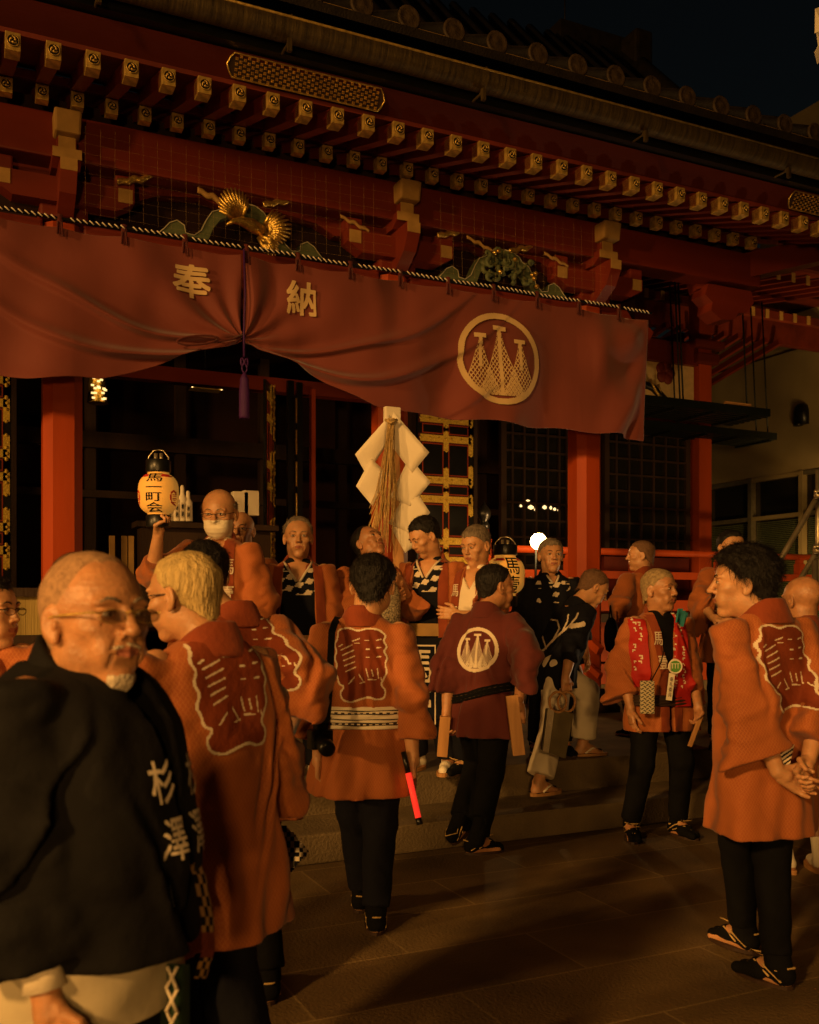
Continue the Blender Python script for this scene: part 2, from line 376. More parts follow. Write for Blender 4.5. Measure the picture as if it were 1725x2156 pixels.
def label_grid(name, lab, fn, mats, parent, smooth=True):
    """lab[row,col]: -1 nothing, else material slot; fn(u,v) arrays -> Nx3 points; one mesh"""
    r, c = lab.shape; JJ, II = np.meshgrid(np.arange(c+1)/c, np.arange(r+1)/r)
    P = fn(JJ.ravel(), II.ravel()); P = np.asarray(P, float)
    ok = ~np.isnan(P).any(1)
    ii, jj = np.where(lab >= 0); a = ii*(c+1)+jj
    Q = np.stack([a+c+1, a+c+2, a+1, a], 1); mi = lab[ii, jj]; g = ok[Q].all(1); Q = Q[g]; mi = mi[g]
    if len(Q) == 0: return None
    us, inv = np.unique(Q, return_inverse=True)
    me = mesh_np(name, P[us], inv.reshape(Q.shape), smooth, mi)
    return put(name, me, mats, parent)
def projector(bvh, o, ux, uy, w, h, off=.003, back=.5):
    """flat picture w x h centred at o projected along -(ux x uy) onto a surface"""
    ux = nz(ux); uy = nz(uy); n = np.cross(ux, uy); o = np.asarray(o, float)
    def fn(u, v):
        out = np.full((len(u), 3), np.nan)
        for i in range(len(u)):
            p = o+ux*(u[i]-.5)*w+uy*(.5-v[i])*h+n*back
            loc, nor, _, dist = bvh.ray_cast(Vector(p), Vector(-n), back*2.2)
            if loc is not None: out[i] = np.array(loc)+n*off
        return out
    return fn
def bvh_of(V, Q): return BVHTree.FromPolygons([tuple(v) for v in V], [tuple(q) for q in Q])

def seg_dist(X, Y, pts, closed=False):
    d = np.full(X.shape, 9.); P = list(pts)+([pts[0]] if closed else [])
    for (x0, y0), (x1, y1) in zip(P, P[1:]):
        L = (x1-x0)**2+(y1-y0)**2+1e-9; t = np.clip(((X-x0)*(x1-x0)+(Y-y0)*(y1-y0))/L, 0, 1)
        d = np.minimum(d, np.hypot(X-x0-t*(x1-x0), Y-y0-t*(y1-y0)))
    return d
def inpoly(X, Y, pts):
    r = np.zeros(X.shape, bool); n = len(pts)
    for i in range(n):
        x0, y0 = pts[i]; x1, y1 = pts[(i+1) % n]
        c = ((y0 > Y) != (y1 > Y)) & (X < (x1-x0)*(Y-y0)/((y1-y0) or 1e-9)+x0); r ^= c
    return r
def crest_label(r=112, c=84):
    """wavy-edged red back crest with a pale outline and short pale strokes; 0 red, 1 pale"""
    X, Y = np.meshgrid((np.arange(c)+.5)/c, (np.arange(r)+.5)/r*1.36)
    o = [(.10,.06),(.30,.03),(.44,.09),(.62,.04),(.82,.06),(.95,.17),(.90,.26),(.97,.36),(.91,.44),(.98,.55),(.93,.66),(.97,.80),(.90,.93),(.86,1.02),(.95,1.12),(.92,1.25),(.80,1.27),(.66,1.22),(.48,1.27),(.34,1.32),(.19,1.28),(.14,1.16),(.22,1.05),(.12,1.01),(.10,.90),(.04,.80),(.09,.68),(.03,.56),(.08,.44),(.03,.33),(.09,.22)]
    q = []
    for i in range(len(o)):   # round the corners
        a = np.array(o[i-1]); b = np.array(o[i]); d = np.array(o[(i+1) % len(o)])
        q += [tuple(.25*a+.75*b), tuple(.1*a+.8*b+.1*d), tuple(.75*b+.25*d)]
    lab = np.where(inpoly(X, Y, q), 0, -1); lab[seg_dist(X, Y, q, True) < .015] = 1
    st = [((.36,.26),(.48,.22)),((.58,.25),(.64,.25)),((.78,.25),(.86,.23)),((.15,.42),(.35,.33)),((.12,.36),(.18,.32)),((.18,.51),(.38,.42)),((.2,.6),(.4,.52)),((.22,.69),(.40,.62)),((.24,.79),(.42,.71)),((.6,.40),(.66,.40)),((.78,.38),(.86,.37)),((.60,.54),(.66,.54)),((.78,.54),(.86,.53)),((.30,1.0),(.40,.88)),((.48,.84),(.56,.97)),((.60,.74),(.64,.88)),((.70,.76),(.73,.87)),((.80,.74),(.82,.90)),((.5,.99),(.58,.97)),((.64,.92),(.78,.93)),((.40,.30),(.48,.30)),((.86,.9),(.9,1.0))]
    for a, b in st: lab[(seg_dist(X, Y, [a, b]) < .0095) & (lab >= 0)] = 1
    return lab
def net_label(n=120, ring=.085):
    """round crest: ring with three drying fishing nets; 0 = print"""
    X, Y = np.meshgrid((np.arange(n)+.5)/n*2-1, 1-(np.arange(n)+.5)/n*2)
    R = np.hypot(X, Y); lab = -np.ones((n, n), int); lab[(R < .97) & (R > .97-ring*2)] = 0; inn = R < .97-ring*2
    for cx, top, bot, w0, cap_ in ((-.0, .62, -.9, .17, .16), (-.47, .42, -.9, .14, .13), (.47, .38, -.9, .14, .13)):
        s = np.clip((top-Y)/(top-bot), 0, 1); half = .04+.56*s**1.35*(1 if cx == 0 else .85)
        q = (X-cx)/np.maximum(half, .01); cone = (np.abs(q) < 1) & (Y < top) & (Y > -.78) & inn
        u = (X-cx)*11.5; v = Y*8.5
        net = (np.abs((u+v) % 1-.5) > .36) | (np.abs((u-v) % 1-.5) > .36)
        if cx == 0: lab[cone] = -1
        lab[cone & (net | (np.abs(q) > .93))] = 0
        lab[(np.abs(X-cx) < .04) & (Y < top) & (Y > (-.78 if cx == 0 else -.2)) & inn] = 0
        lab[(np.abs(X-cx) < cap_) & (np.abs(Y-top-.03) < .045)] = 0
    return lab
# ============================================================ SETTING: ground, steps
V3 = Vector
def brick_mat(name, c1, c2, mortar, sx, sy, mort=.008):
    m = mat(name, c1, .72, vary=.42, scale=1.7, bump=.6, bscale=70); t = m.node_tree; b = t.nodes['Principled BSDF']
    tc = N(t, 'ShaderNodeTexCoord'); br = N(t, 'ShaderNodeTexBrick'); t.links.new(tc.outputs['Object'], br.inputs['Vector'])
    br.inputs['Scale'].default_value = 1; br.inputs['Brick Width'].default_value = sx; br.inputs['Row Height'].default_value = sy
    br.inputs['Mortar Size'].default_value = mort; br.inputs['Mortar Smooth'].default_value = .3; br.offset = .5
    br.inputs['Color1'].default_value = (*c1, 1); br.inputs['Color2'].default_value = (*c2, 1); br.inputs['Mortar'].default_value = (*mortar, 1)
    src = b.inputs['Base Color'].links[0].from_socket
    mx = N(t, 'ShaderNodeMixRGB', blend_type='MULTIPLY'); mx.inputs[0].default_value = 1
    sc = N(t, 'ShaderNodeMixRGB', blend_type='DIVIDE'); sc.inputs[0].default_value = 1; t.links.new(src, sc.inputs[1]); sc.inputs[2].default_value = (*c1, 1)
    t.links.new(br.outputs['Color'], mx.inputs[1]); t.links.new(sc.outputs[0], mx.inputs[2]); t.links.new(mx.outputs[0], b.inputs['Base Color'])
    return m
M['paving'] = brick_mat('stone_paving', (.140, .090, .036), (.098, .060, .024), (.20, .135, .058), 1.15, .46, .006)
g = MB(); g.box((10, 10, -.05), (140, 140, .1)); tagp(g.build('ground', M['paving']), kind='structure')
P1Y, P2Y, Z1, Z2 = 5.15, 5.63, .167, .375
s1 = MB(); s1.box((6, (P1Y+P2Y+.3)/2, Z1/2+.003), (24, P2Y+.3-P1Y, Z1), bev=.012); tagp(s1.build('stone_step', M['stone']), kind='structure')
s2 = MB(); s2.box((6, (P2Y+20)/2, Z2/2+.005), (24.2, 20-P2Y, Z2), bev=.012); tagp(s2.build('stone_platform', M['stone']), kind='structure')
# rough flagstones lying round the pillar foot
for i, (x, y, sx, sy, sz) in enumerate(((6.35, 7.6, .75, .5, .17), (7.1, 7.5, .6, .45, .10), (6.1, 7.1, .5, .4, .06), (7.4, 6.9, .8, .5, .07), (6.7, 6.6, .7, .45, .05), (8.2, 7.3, .7, .5, .10))):
    r = np.random.RandomState(50+i); b = MB()
    b.prism([((.5+.08*r.randn())*math.cos(a)*sx, (.5+.08*r.randn())*math.sin(a)*sy) for a in np.linspace(0, 6.28, 9)[:-1]], (x, y, Z2-.01), (1, 0, 0), (0, 1, 0), sz)
    o = b.build('flagstone', M['stone']); tagp(o, ['rough grey flagstone, the highest one, right beside the porch pillar foot', 'low rough flagstone just right of the highest stone', 'thin flagstone left of the raised stones behind the man in white trousers', 'flat flagstone behind the legs of the bleached-hair man facing us', 'thinnest flagstone nearest the platform edge', 'flagstone farthest right under the red railing'][i], 'stone', 'rough flagstones on the platform')

# ============================================================ SHRINE HALL
YP, YB, YE, YH, YR = 8.2, 7.6, 6.8, 11.0, 9.6
PX = [.097*YP, .4456*YP, .71*YP]
hall = thing('shrine_hall', 'vermilion shrine hall with gilt-capped rafters and a tiled porch roof', 'shrine', (3, 9, 0))
def part(mb, name, m, parent=None, label=None): return tagp(mb.build(name, m, parent or hall), label)
# porch pillars (square, chamfered)
def pillar_poly(w, c):
    h = w/2; return [(-h+c, -h), (h-c, -h), (h, -h+c), (h, h-c), (h-c, h), (-h+c, h), (-h, h-c), (-h, -h+c)]
for x in [PX[0]-2.24*.96, *PX]:
    b = MB(); b.prism(pillar_poly(.295, .068), (x, YP, .60), (1, 0, 0), (0, 1, 0), 3.85); p = part(b, 'pillar', M['red'])
    b = MB(); b.lathe((x, YP, Z2), [(.36, 0), (.36, .06), (.30, .12), (.235, .20), (.215, .235)], 4, Matrix.Rotation(math.pi/4, 3, 'Z')); b.build('pillar_shoe', M['darkwood'], p)
# carved tie beam between the pillars, behind the banner top, and the upper eave beam
for x0, x1 in ((PX[0]-2.6, PX[0]), (PX[0], PX[1]), (PX[1], PX[2])):
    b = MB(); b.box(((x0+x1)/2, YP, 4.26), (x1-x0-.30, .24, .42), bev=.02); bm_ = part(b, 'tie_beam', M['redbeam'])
    k = MB()
    for s, xe in ((1, x0+.2), (-1, x1-.2)):   # gilt scroll inlays at the beam ends
        pts = [(xe+s*(.05+.34*math.sin(t)), YP-.127, 4.30-.11*math.cos(t*1.3)) for t in np.linspace(0, 1.6, 9)]
        k.tube(pts, [.004+.010*math.sin(q/8*3.14) for q in range(9)], 6)
        k.tube([(xe+s*(.45+.12*math.cos(t)), YP-.127, 4.22+.10*math.sin(t)) for t in np.linspace(0, 2.9, 9)], [.003+.009*math.sin(q/8*3.14) for q in range(9)], 6)
    k.build('gilt_scroll', M['gold'], bm_)
# nose of the tie beam beyond the right pillar
b = MB(); b.prism([(0, -.2), (.34, -.22), (.44, -.12), (.60, -.10), (.66, .02), (.52, .12), (.40, .10), (.30, .22), (0, .22)], (PX[2]+.14, YP+.1, 4.28), (1, 0, 0), (0, 0, 1), .2); part(b, 'beam_nose', M['redbeam'])
b = MB(); b.box((2.8, 8.02, 5.05), (10.2, .26, .34), bev=.015); part(b, 'eave_beam', M['redbeam'])
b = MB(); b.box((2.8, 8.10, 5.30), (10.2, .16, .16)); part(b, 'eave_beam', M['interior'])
# bracket clusters over every pillar
def bracket(x):
    b = MB(); y = YP-.02
    b.box((x, y, 4.52), (.36, .34, .10), bev=.02)                    # big bearing block
    b.prism([(-.52, .13), (-.52, .02), (-.38, -.06), (.38, -.06), (.52, .02), (.52, .13)], (x, y-.25, 4.62), (1, 0, 0), (0, 0, 1), -.16)   # boat-shaped arm
    b.prism([(0, .10), (.48, .10), (.48, .0), (.40, -.13), (.22, -.24), (0, -.24)], (x-.06, y-.02, 4.70), (0, -1, 0), (0, 0, 1), -.12)      # curved nose
    b.prism([(0, .06), (.36, .06), (.36, .0), (.26, -.06), (0, -.06)], (x-.105, y-.02, 4.86), (0, -1, 0), (0, 0, 1), -.21)
    b.box((x, y-.15, 4.96), (.14, .42, .1))
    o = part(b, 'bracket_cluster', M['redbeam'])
    for cc, dd in (((x, y-.503, 4.755), (.122, .006, .09)), ((x, y-.385, 4.885), (.212, .008, .075)), ((x, y-.363, 4.965), (.125, .006, .105)), ((x-.45, y-.253, 4.69), (.11, .006, .11)), ((x+.45, y-.253, 4.69), (.11, .006, .11))):
        c = MB(); c.box(cc, dd); c.build('ochre_face', M['cream'], o)
    c = MB(); c.hexa([(x-.095, y-.44, 5.02), (x+.095, y-.44, 5.02), (x+.095, y-.2, 5.02), (x-.095, y-.2, 5.02), (x-.10, y-.46, 5.19), (x+.10, y-.46, 5.19), (x+.10, y-.2, 5.19), (x-.10, y-.2, 5.19)], .018); c.build('ochre_beam_end', M['cream'], o)
    for s in (-1, 1): e = MB(); e.box((x+s*.45, y-.16, 4.80), (.15, .16, .11), bev=.015); e.build('bearing_block', M['redbeam'], o)
for x in [PX[0]-2.15, *PX]: bracket(x)
# fine rainbow beams behind, with wavy gilt-ochre edges
b = MB()
for x0, x1 in ((PX[0]-2.2, PX[0]), (PX[0], PX[1]), (PX[1], PX[2])):
    m_ = (x0+x1)/2; w_ = (x1-x0)
    b.prism([(-w_/2, .16), (-w_/2, -.02), (-w_*.30, -.02), (-w_*.24, .06), (-w_*.12, .10), (0, .03), (w_*.12, .10), (w_*.24, .06), (w_*.30, -.02), (w_/2, -.02), (w_/2, .16)], (m_, 8.12, 4.76), (1, 0, 0), (0, 0, 1), -.12)
part(b, 'scalloped_board', M['redbeam'])
for xc, zc, mm in ((1.315, 4.83, 'gold'), (2.50, 4.86, 'gold'), (4.14, 4.865, 'gold'), (4.90, 4.84, 'gold'), (1.95, 4.80, 'cream'), (3.20, 4.80, 'cream'), (4.45, 4.82, 'cream'), (5.30, 4.80, 'cream')):
    b = MB(); up_ = 1 if mm == 'gold' else -1
    def f(u, v):
        z = zc+up_*(u-.5)*.085+.010*math.sin(u*16)*math.sin(u*3.14)+(v-.5)*(.042-.020*abs(u-.5))+up_*.03*max(0, u-.8)*4*(1 if up_ > 0 else 0)
        return V3((xc+(u-.5)*.27, 7.93-.015*math.sin(v*3.14), z))
    b.grid(f, 24, 4); o_ = part(b, 'wavy_edge_ornament', M[mm]); o_.modifiers.new('s', 'SOLIDIFY').thickness = .012
# frog-leg struts with carvings
def frogleg(xc, bird):
    half = [(0, .36), (.10, .35), (.17, .31), (.20, .27), (.27, .24), (.32, .16), (.36, .07), (.42, .02), (.49, .03), (.50, .09), (.56, .12), (.62, .09), (.66, .04), (.70, 0)]
    inner = [(.30, 0), (.26, .10), (.20, .18), (.12, .23), (0, .25)]
    poly = half+[(.30, 0)]+inner[1:]; b = MB(); y0 = 8.0
    for s in (1, -1):
        pl = [(s*p[0], p[1]) for p in poly]
        b.prism(pl if s > 0 else pl[::-1], (xc, y0, 4.48), (1, 0, 0), (0, 0, 1), -.10)
    o = part(b, 'frog_leg_strut', M['green'])
    e = MB()
    for s in (1, -1): e.tube([(xc+s*p[0], y0-.006, 4.48+p[1]-.006) for p in half], .0045, 5)
    e.build('pale_edging', M['whiteedge'], o)
    c = MB(); r = random.Random(int(xc*10)); base = V3((xc, y0-.06, 4.60))
    if bird:   # gilt crane with spread wings and fanned tail
        def wing(o_, a0, a1, n, L, tilt):
            for k in range(n):
                a = math.radians(a0+(a1-a0)*k/(n-1)); l = L*(.75+.25*math.sin(k/(n-1)*3.14))
                d = V3((math.cos(a), -.25-.1*tilt, math.sin(a))); p = V3(o_)
                c.tube([p+d*l*.15, p+d*l*.6+V3((0, -.03, 0)), p+d*l], [.014, .020, .007], 6)
            c.tube([V3(o_)+V3((math.cos(math.radians(a0+(a1-a0)*t)), -.2, math.sin(math.radians(a0+(a1-a0)*t))))*L*.35 for t in np.linspace(0, 1, 6)], [.02, .035, .04, .04, .035, .02], 8)
        wing(base+V3((-.05, 0, .03)), 165, 75, 13, .27, 1); wing(base+V3((.12, -.02, .0)), 60, -40, 12, .25, .5); wing(base+V3((.08, -.05, -.06)), -20, -70, 8, .22, 0)
        c.tube([base+V3(p) for p in ((.12, -.05, -.02), (.02, -.09, .0), (-.08, -.11, .01), (-.14, -.13, -.01), (-.20, -.14, -.05))], [.05, .055, .035, .022, .008], 10)
        c.build('gilt_bird', M['gold'], o)
    else:
        for k in range(26):
            p = base+V3((r.uniform(-.26, .26), r.uniform(-.05, .03), r.uniform(-.12, .16))); a = r.uniform(0, 6.28); q = r.uniform(.03, .06)
            c.tube([p+V3((math.cos(a+t*4)*q*(1-t*.6), -.03*t, math.sin(a+t*4)*q*(1-t*.6))) for t in np.linspace(0, 1, 7)], [.022, .024, .022, .018, .014, .010, .006], 7)
        c.build('carved_peony_and_lion', M['green'], o)
        d = MB()
        for dx, dz in ((-.19, .13), (-.15, .15), (.22, -.02), (.26, 0), (.24, -.05), (.03, .10), (.27, -.12), (-.13, -.04)):
            d.lathe(base+V3((dx, -.09, dz)), [(.004, -.022), (.018, -.012), (.024, 0), (.017, .014), (.004, .022)], 10)
        d.build('gilt_detail', M['gold'], o)
frogleg((PX[0]+PX[1])/2, True); frogleg((PX[1]+PX[2])/2+.02, False)
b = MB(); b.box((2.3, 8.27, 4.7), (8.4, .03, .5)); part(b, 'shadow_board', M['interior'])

# soffit, fascia, gutter
def plank(name, p0, p1, th, m, x0=-3, x1=12.0, nrm=(0, 0, 1)):
    (ya, za), (yb, zb) = p0, p1; b = MB(); d = V3((0, yb-ya, zb-za)).normalized(); n = V3((1, 0, 0)).cross(d)*th
    P = [V3((x0, ya, za)), V3((x1, ya, za)), V3((x1, yb, zb)), V3((x0, yb, zb))]
    b.hexa([*P, *[p+n for p in P]]); return part(b, name, m)
XE = 8.6
plank('soffit_board', (6.84, 5.175), (7.80, 5.465), .03, M['reddark'], x1=XE)
plank('soffit_board', (7.72, 5.36), (11.2, 6.72), .03, M['reddark'], x1=XE)
plank('rafter_rail', (7.70, 5.345), (7.82, 5.385), .055, M['redbeam'], x1=XE)
fa = MB(); fa.hexa([(-3, 6.86, 5.185), (XE, 6.86, 5.185), (XE, 6.96, 5.215), (-3, 6.96, 5.215), (-3, 6.70, 5.345), (XE, 6.70, 5.345), (XE, 6.96, 5.40), (-3, 6.96, 5.40)]); part(fa, 'fascia', M['fasciared'])
fb = MB(); fb.box((2.8, 6.70, 5.395), (11.6, .16, .075)); fb.box((2.8, 6.665, 5.475), (11.6, .2, .06)); fb.box((2.8, 6.62, 5.545), (11.6, .2, .07)); part(fb, 'roof_edge_boards', M['black'])
gu = MB()
def gut(u, v):
    a = -.25+v*2.9; xx = -3+u*11.6
    return V3((xx, 6.50-.095*math.cos(a)*1.0+0, 5.475-.10*math.sin(a)-.012*math.sin(xx*.5)*0))
gu.grid(gut, 60, 10); gt = part(gu, 'gutter', M['copper'])
bl = MB(); bl.tube([(-3, 6.407, 5.50), (XE, 6.407, 5.50)], .010, 6); bl.build('gutter_rim', M['goldold'], gt)
for x in (.85, 1.06*2.0, 3.66, 5.20, 6.80, 8.3):
    b = MB(); b.tube([(x, 6.41, 5.52), (x, 6.43, 5.43), (x, 6.50, 5.36), (x, 6.62, 5.36), (x, 6.72, 5.40)], .010, 6); b.box((x, 6.46, 5.335), (.03, .03, .09)); b.build('gutter_bracket', M['copper'], gt)
# gilt openwork plates
def plaque(x0, x1, y, z, h, nr):
    b = MB(); n = int((x1-x0)/.05); poly = []
    for i in range(n+1): poly.append((x0+(x1-x0)*i/n, -h/2))
    poly += [(x1+.025, -h*.3), (x1+.045, 0), (x1+.025, h*.3)]
    for i in range(n, -1, -1): poly.append((x0+(x1-x0)*i/n, h/2))
    poly += [(x0-.025, h*.3), (x0-.045, 0), (x0-.025, -h*.3)]
    tl = math.radians(28 if h > .09 else 0); up = V3((0, -math.sin(tl), math.cos(tl)))
    b.prism(poly, (0, y, z), (1, 0, 0), up, -.010); o = part(b, 'gilt_plaque', M['darkwood'])
    g_ = MB(); pitch = h/nr*.9
    k = 0
    for i in range(int((x1-x0)/pitch/.86)):
        for j in range(nr):
            cx = x0+.01+i*pitch*.86+pitch*.3; cz = (j-(nr-1)/2)*pitch+(pitch/2 if i % 2 and nr > 1 else 0)-(pitch/4 if nr > 1 else 0)
            if abs(cz) > h/2-.012: continue
            for q in range(4):
                a = q*math.pi/2+.78; c = V3((cx, y, z))+up*cz+V3((1, 0, 0))*math.cos(a)*pitch*.22+up*math.sin(a)*pitch*.22-V3((0, .012, 0))
                g_.box(c, (pitch*.24, .006, pitch*.24), Matrix.Rotation(-tl, 3, 'X') @ Matrix.Rotation(a, 3, 'Y'))
    n_ = len(poly); P3 = [V3((p[0], y-.010, z))+up*p[1] for p in poly]+[V3((poly[0][0], y-.010, z))+up*poly[0][1]]
    g_.tube(P3, .007, 5, False); g_.build('openwork', M['gold'], o)
plaque(1.80, 2.92, 6.755, 5.265, .155, 4); plaque(1.86, 3.05, 6.56, 5.47, .05, 1)
plaque(7.15, 8.3, 6.755, 5.265, .155, 4); plaque(7.25, 8.4, 6.56, 5.47, .05, 1)
# rafters with gilt caps bearing a three-comma roundel
def cap_mesh(w_, h_, L):
    b = MB(); b.box((0, L/2, 0), (w_, L, h_), bev=.004)
    b.m = 1; r = w_*.39; b.lathe((0, -.003, 0), [(r, 0), (r*1.04, .004), (r, .008)], 16, Matrix.Rotation(math.pi/2, 3, 'X'))
    b.m = 0
    for q in range(3):
        a0 = q*2.094; pts = [V3((math.cos(a0+t*1.9)*r*(.30+.42*t), -.014, math.sin(a0+t*1.9)*r*(.30+.42*t))) for t in np.linspace(0, 1, 5)]
        b.tube(pts, [r*.22, r*.2, r*.15, r*.1, r*.04], 6)
    b.tube([V3((math.cos(a)*r*.98, -.010, math.sin(a)*r*.98)) for a in np.linspace(0, 6.283, 17)], .0035, 5, False)
    me = b.mesh('rafter_cap'); me.materials.append(M['goldold']); me.materials.append(M['black']); return me
def rafter_mesh(w_, h_, L, slope):
    b = MB(); c = L; z = L*slope; h = h_/2
    b.hexa([(-w_/2, .03, -h), (w_/2, .03, -h), (w_/2, c, z-h), (-w_/2, c, z-h), (-w_/2, .03, h), (w_/2, .03, h), (w_/2, c, z+h), (-w_/2, c, z+h)])
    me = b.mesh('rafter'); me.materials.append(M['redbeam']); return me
CU, CL = cap_mesh(.095, .118, .125), cap_mesh(.092, .112, .09); RU, RL = rafter_mesh(.095, .115, 1.0, .31), rafter_mesh(.088, .10, 3.5, .395)
for k in range(-4, 34):
    for (cm, rm, y, z, off, kmax) in ((CU, RU, YE, 5.105, 0, 31), (CL, RL, 7.70, 5.262, 0, 29)):
        if k > kmax: continue
        x = .36+.25*k; r = put('rafter', rm, [], hall, (x, y, z)); put('gilt_cap', cm, [], r, (x, y-.004, z))
# roof: tile rows with round end tiles, then the steep main roof
def tilerow(x0, y0, z0, y1, z1, x1=None):
    b = MB(); x1 = x0 if x1 is None else x1
    b.tube([(x0, y0, z0), ((x0+x1)/2, (y0+y1)/2, (z0+z1)/2-.03), (x1, y1, z1)], .072, 10); return b
plank('roof_slab', (6.42, 5.60), (11.3, 8.2), .06, M['tile'], x1=XE+.2)
for k in range(-2, 19):
    x = .3425*YE-.37*5+.37*k-.05; r = tilerow(x, 6.45, 5.735, 11.2, 8.33).build('tile_row', M['tile'], hall)
    b = MB(); b.lathe((x, 6.44, 5.735), [(.088, 0), (.092, .02), (.080, .03), (.068, .022), (.03, .03), (.004, .034)], 20, Matrix.Rotation(math.pi/2, 3, 'X')); b.build('end_tile', M['tilend'], r)
    if k < 18:
        b = MB(); b.box((x+.185, 6.44, 5.655), (.22, .03, .045)); b.build('flat_tile', M['cream'], r)
b = MB(); b.hexa([(-6, 9.6, 7.3), (8.75, 9.6, 7.3), (8.85, 11.6, 9.45), (-6, 11.6, 9.45), (-6, 9.7, 7.0), (8.75, 9.7, 7.0), (8.85, 11.9, 9.2), (-6, 11.9, 9.2)]); mr = part(b, 'upper_roof', M['tile'])
b = MB()
for i in range(40): x = 8.5-i*.3; b.tube([(x, 9.6, 7.40), (x, 11.6, 9.52)], .06, 6)
for i in range(9): b.tube([(-6, 9.8+i*.2, 7.46+i*.212), (8.7, 9.8+i*.2, 7.46+i*.212)], .018, 4)
b.build('tile_ribs', M['tile'], mr)
b = MB(); b.tube([(8.9, 9.5, 7.3), (8.95, 10.6, 8.5), (8.97, 11.6, 9.55)], .13, 8); b.box((8.6, 11.7, 9.6), (1.6, .3, .32)); b.box((9.0, 11.4, 9.45), (.3, .4, .55), bev=.05); b.tube([(7.9, 11.6, 9.7), (7.9, 11.6, 10.2)], .01, 4)
b.build('roof_ridge', M['tile'], mr)
# haiden front: posts, panels, openings at Y = YH
for x, w_ in ((.08, .24), (-3.2, .24), (7.72, .22), (9.84, .23)):
    b = MB(); b.box((x, YH, 3.4), (w_, w_, 5.4), bev=.012); part(b, 'pillar', M['red'])
b = MB(); b.box((9.84, YH-.02, 5.0), (.40, .34, .16), bev=.03); b.box((9.84, YH-.02, 5.2), (.55, .4, .12), bev=.03); part(b, 'bracket_cluster', M['redbeam'])
for z, h in ((4.02, .16), (5.05, .3), (1.28, .22)):
    b = MB(); b.box((3.2, YH-.01 if z != 1.28 else YH-.2, z), (13.1, .16, h)); part(b, 'lintel', M['redbeam'] if z > 2 else M['reddark'])
b = MB(); b.box((8.78, YH+.02, 4.53), (1.88, .04, .86)); pn = part(b, 'painted_panel', M['panelp'])
b = MB()   # relief of a beast among clouds
for pts, r_ in (((( -.5,.0),(-.3,.05),(-.1,.02),(.1,-.02),(.25,-.12),(.40,-.24)), .055), (((-.35,.03),(-.25,-.12),(-.1,-.18)), .04), (((.22,-.1),(.30,-.22),(.36,-.34)), .035), (((.4,-.24),(.48,-.30),(.56,-.31)), .03)):
    b.tube([(8.85+p[0], YH-.02, 4.55+p[1]) for p in pts], r_, 8)
b.build('carved_beast', M['black'], pn)
b = MB()
for pts in (((-.3,.1),(-.18,.02),(-.1,-.1)), ((.02,.08),(.1,-.05),(.2,-.16),(.33,-.2)), ((.16,.02),(.22,-.1)), ((-.45,.05),(-.38,-.05))):
    b.tube([(8.85+p[0], YH-.075, 4.55+p[1]) for p in pts], [.02]*(len(pts)-1)+[.005], 6)
b.build('gilt_flame', M['gold'], pn)
for c_, s_ in (((.35, .22), 1), ((-.25, .25), .8), ((-.55, .2), .9)):
    b = MB()
    for q in range(5): a = q*1.3; b.lathe((8.85+c_[0]+.09*s_*math.cos(a), YH-.004, 4.55+c_[1]+.09*s_*math.sin(a)), [(.09*s_, 0), (.07*s_, .02), (.01, .03)], 12, Matrix.Rotation(math.pi/2, 3, 'X'))
    b.build('carved_cloud', M['reddark'], pn)
# lattice glass doors
def lattice(x0, x1, z0, z1, y, nx, nz_, name='glass_lattice_door'):
    b = MB(); b.box(((x0+x1)/2, y, (z0+z1)/2), (x1-x0-.02, .012, z1-z0-.02)); o = part(b, name, M['glass'])
    f = MB()
    for x in (x0+.04, x1-.04): f.box((x, y-.015, (z0+z1)/2), (.08, .07, z1-z0))
    for z in (z0+.05, z1-.05): f.box(((x0+x1)/2, y-.018, z), (x1-x0-.16, .07, .1))
    f.build('frame', M['darkwood'], o); k = MB()
    for i in range(1, nx): x = x0+(x1-x0)*i/nx; k.box((x, y-.022, (z0+z1)/2), (.028, .03, z1-z0-.2))
    for j in range(1, nz_): z = z0+(z1-z0)*j/nz_; k.box(((x0+x1)/2, y-.028, z), (x1-x0-.16, .028, .026))
    k.build('muntins', M['darkwood'], o)
lattice(6.50, 7.60, 1.9, 3.95, YH+.05, 6, 9); lattice(8.15, 9.66, 2.15, 3.95, YH+.05, 7, 8); lattice(6.5, 7.6, 1.35, 1.88, YH+.02, 6, 1)
b = MB(); b.box((8.9, YH+.05, 1.75), (1.5, .06, .76)); part(b, 'wainscot', M['reddark'])
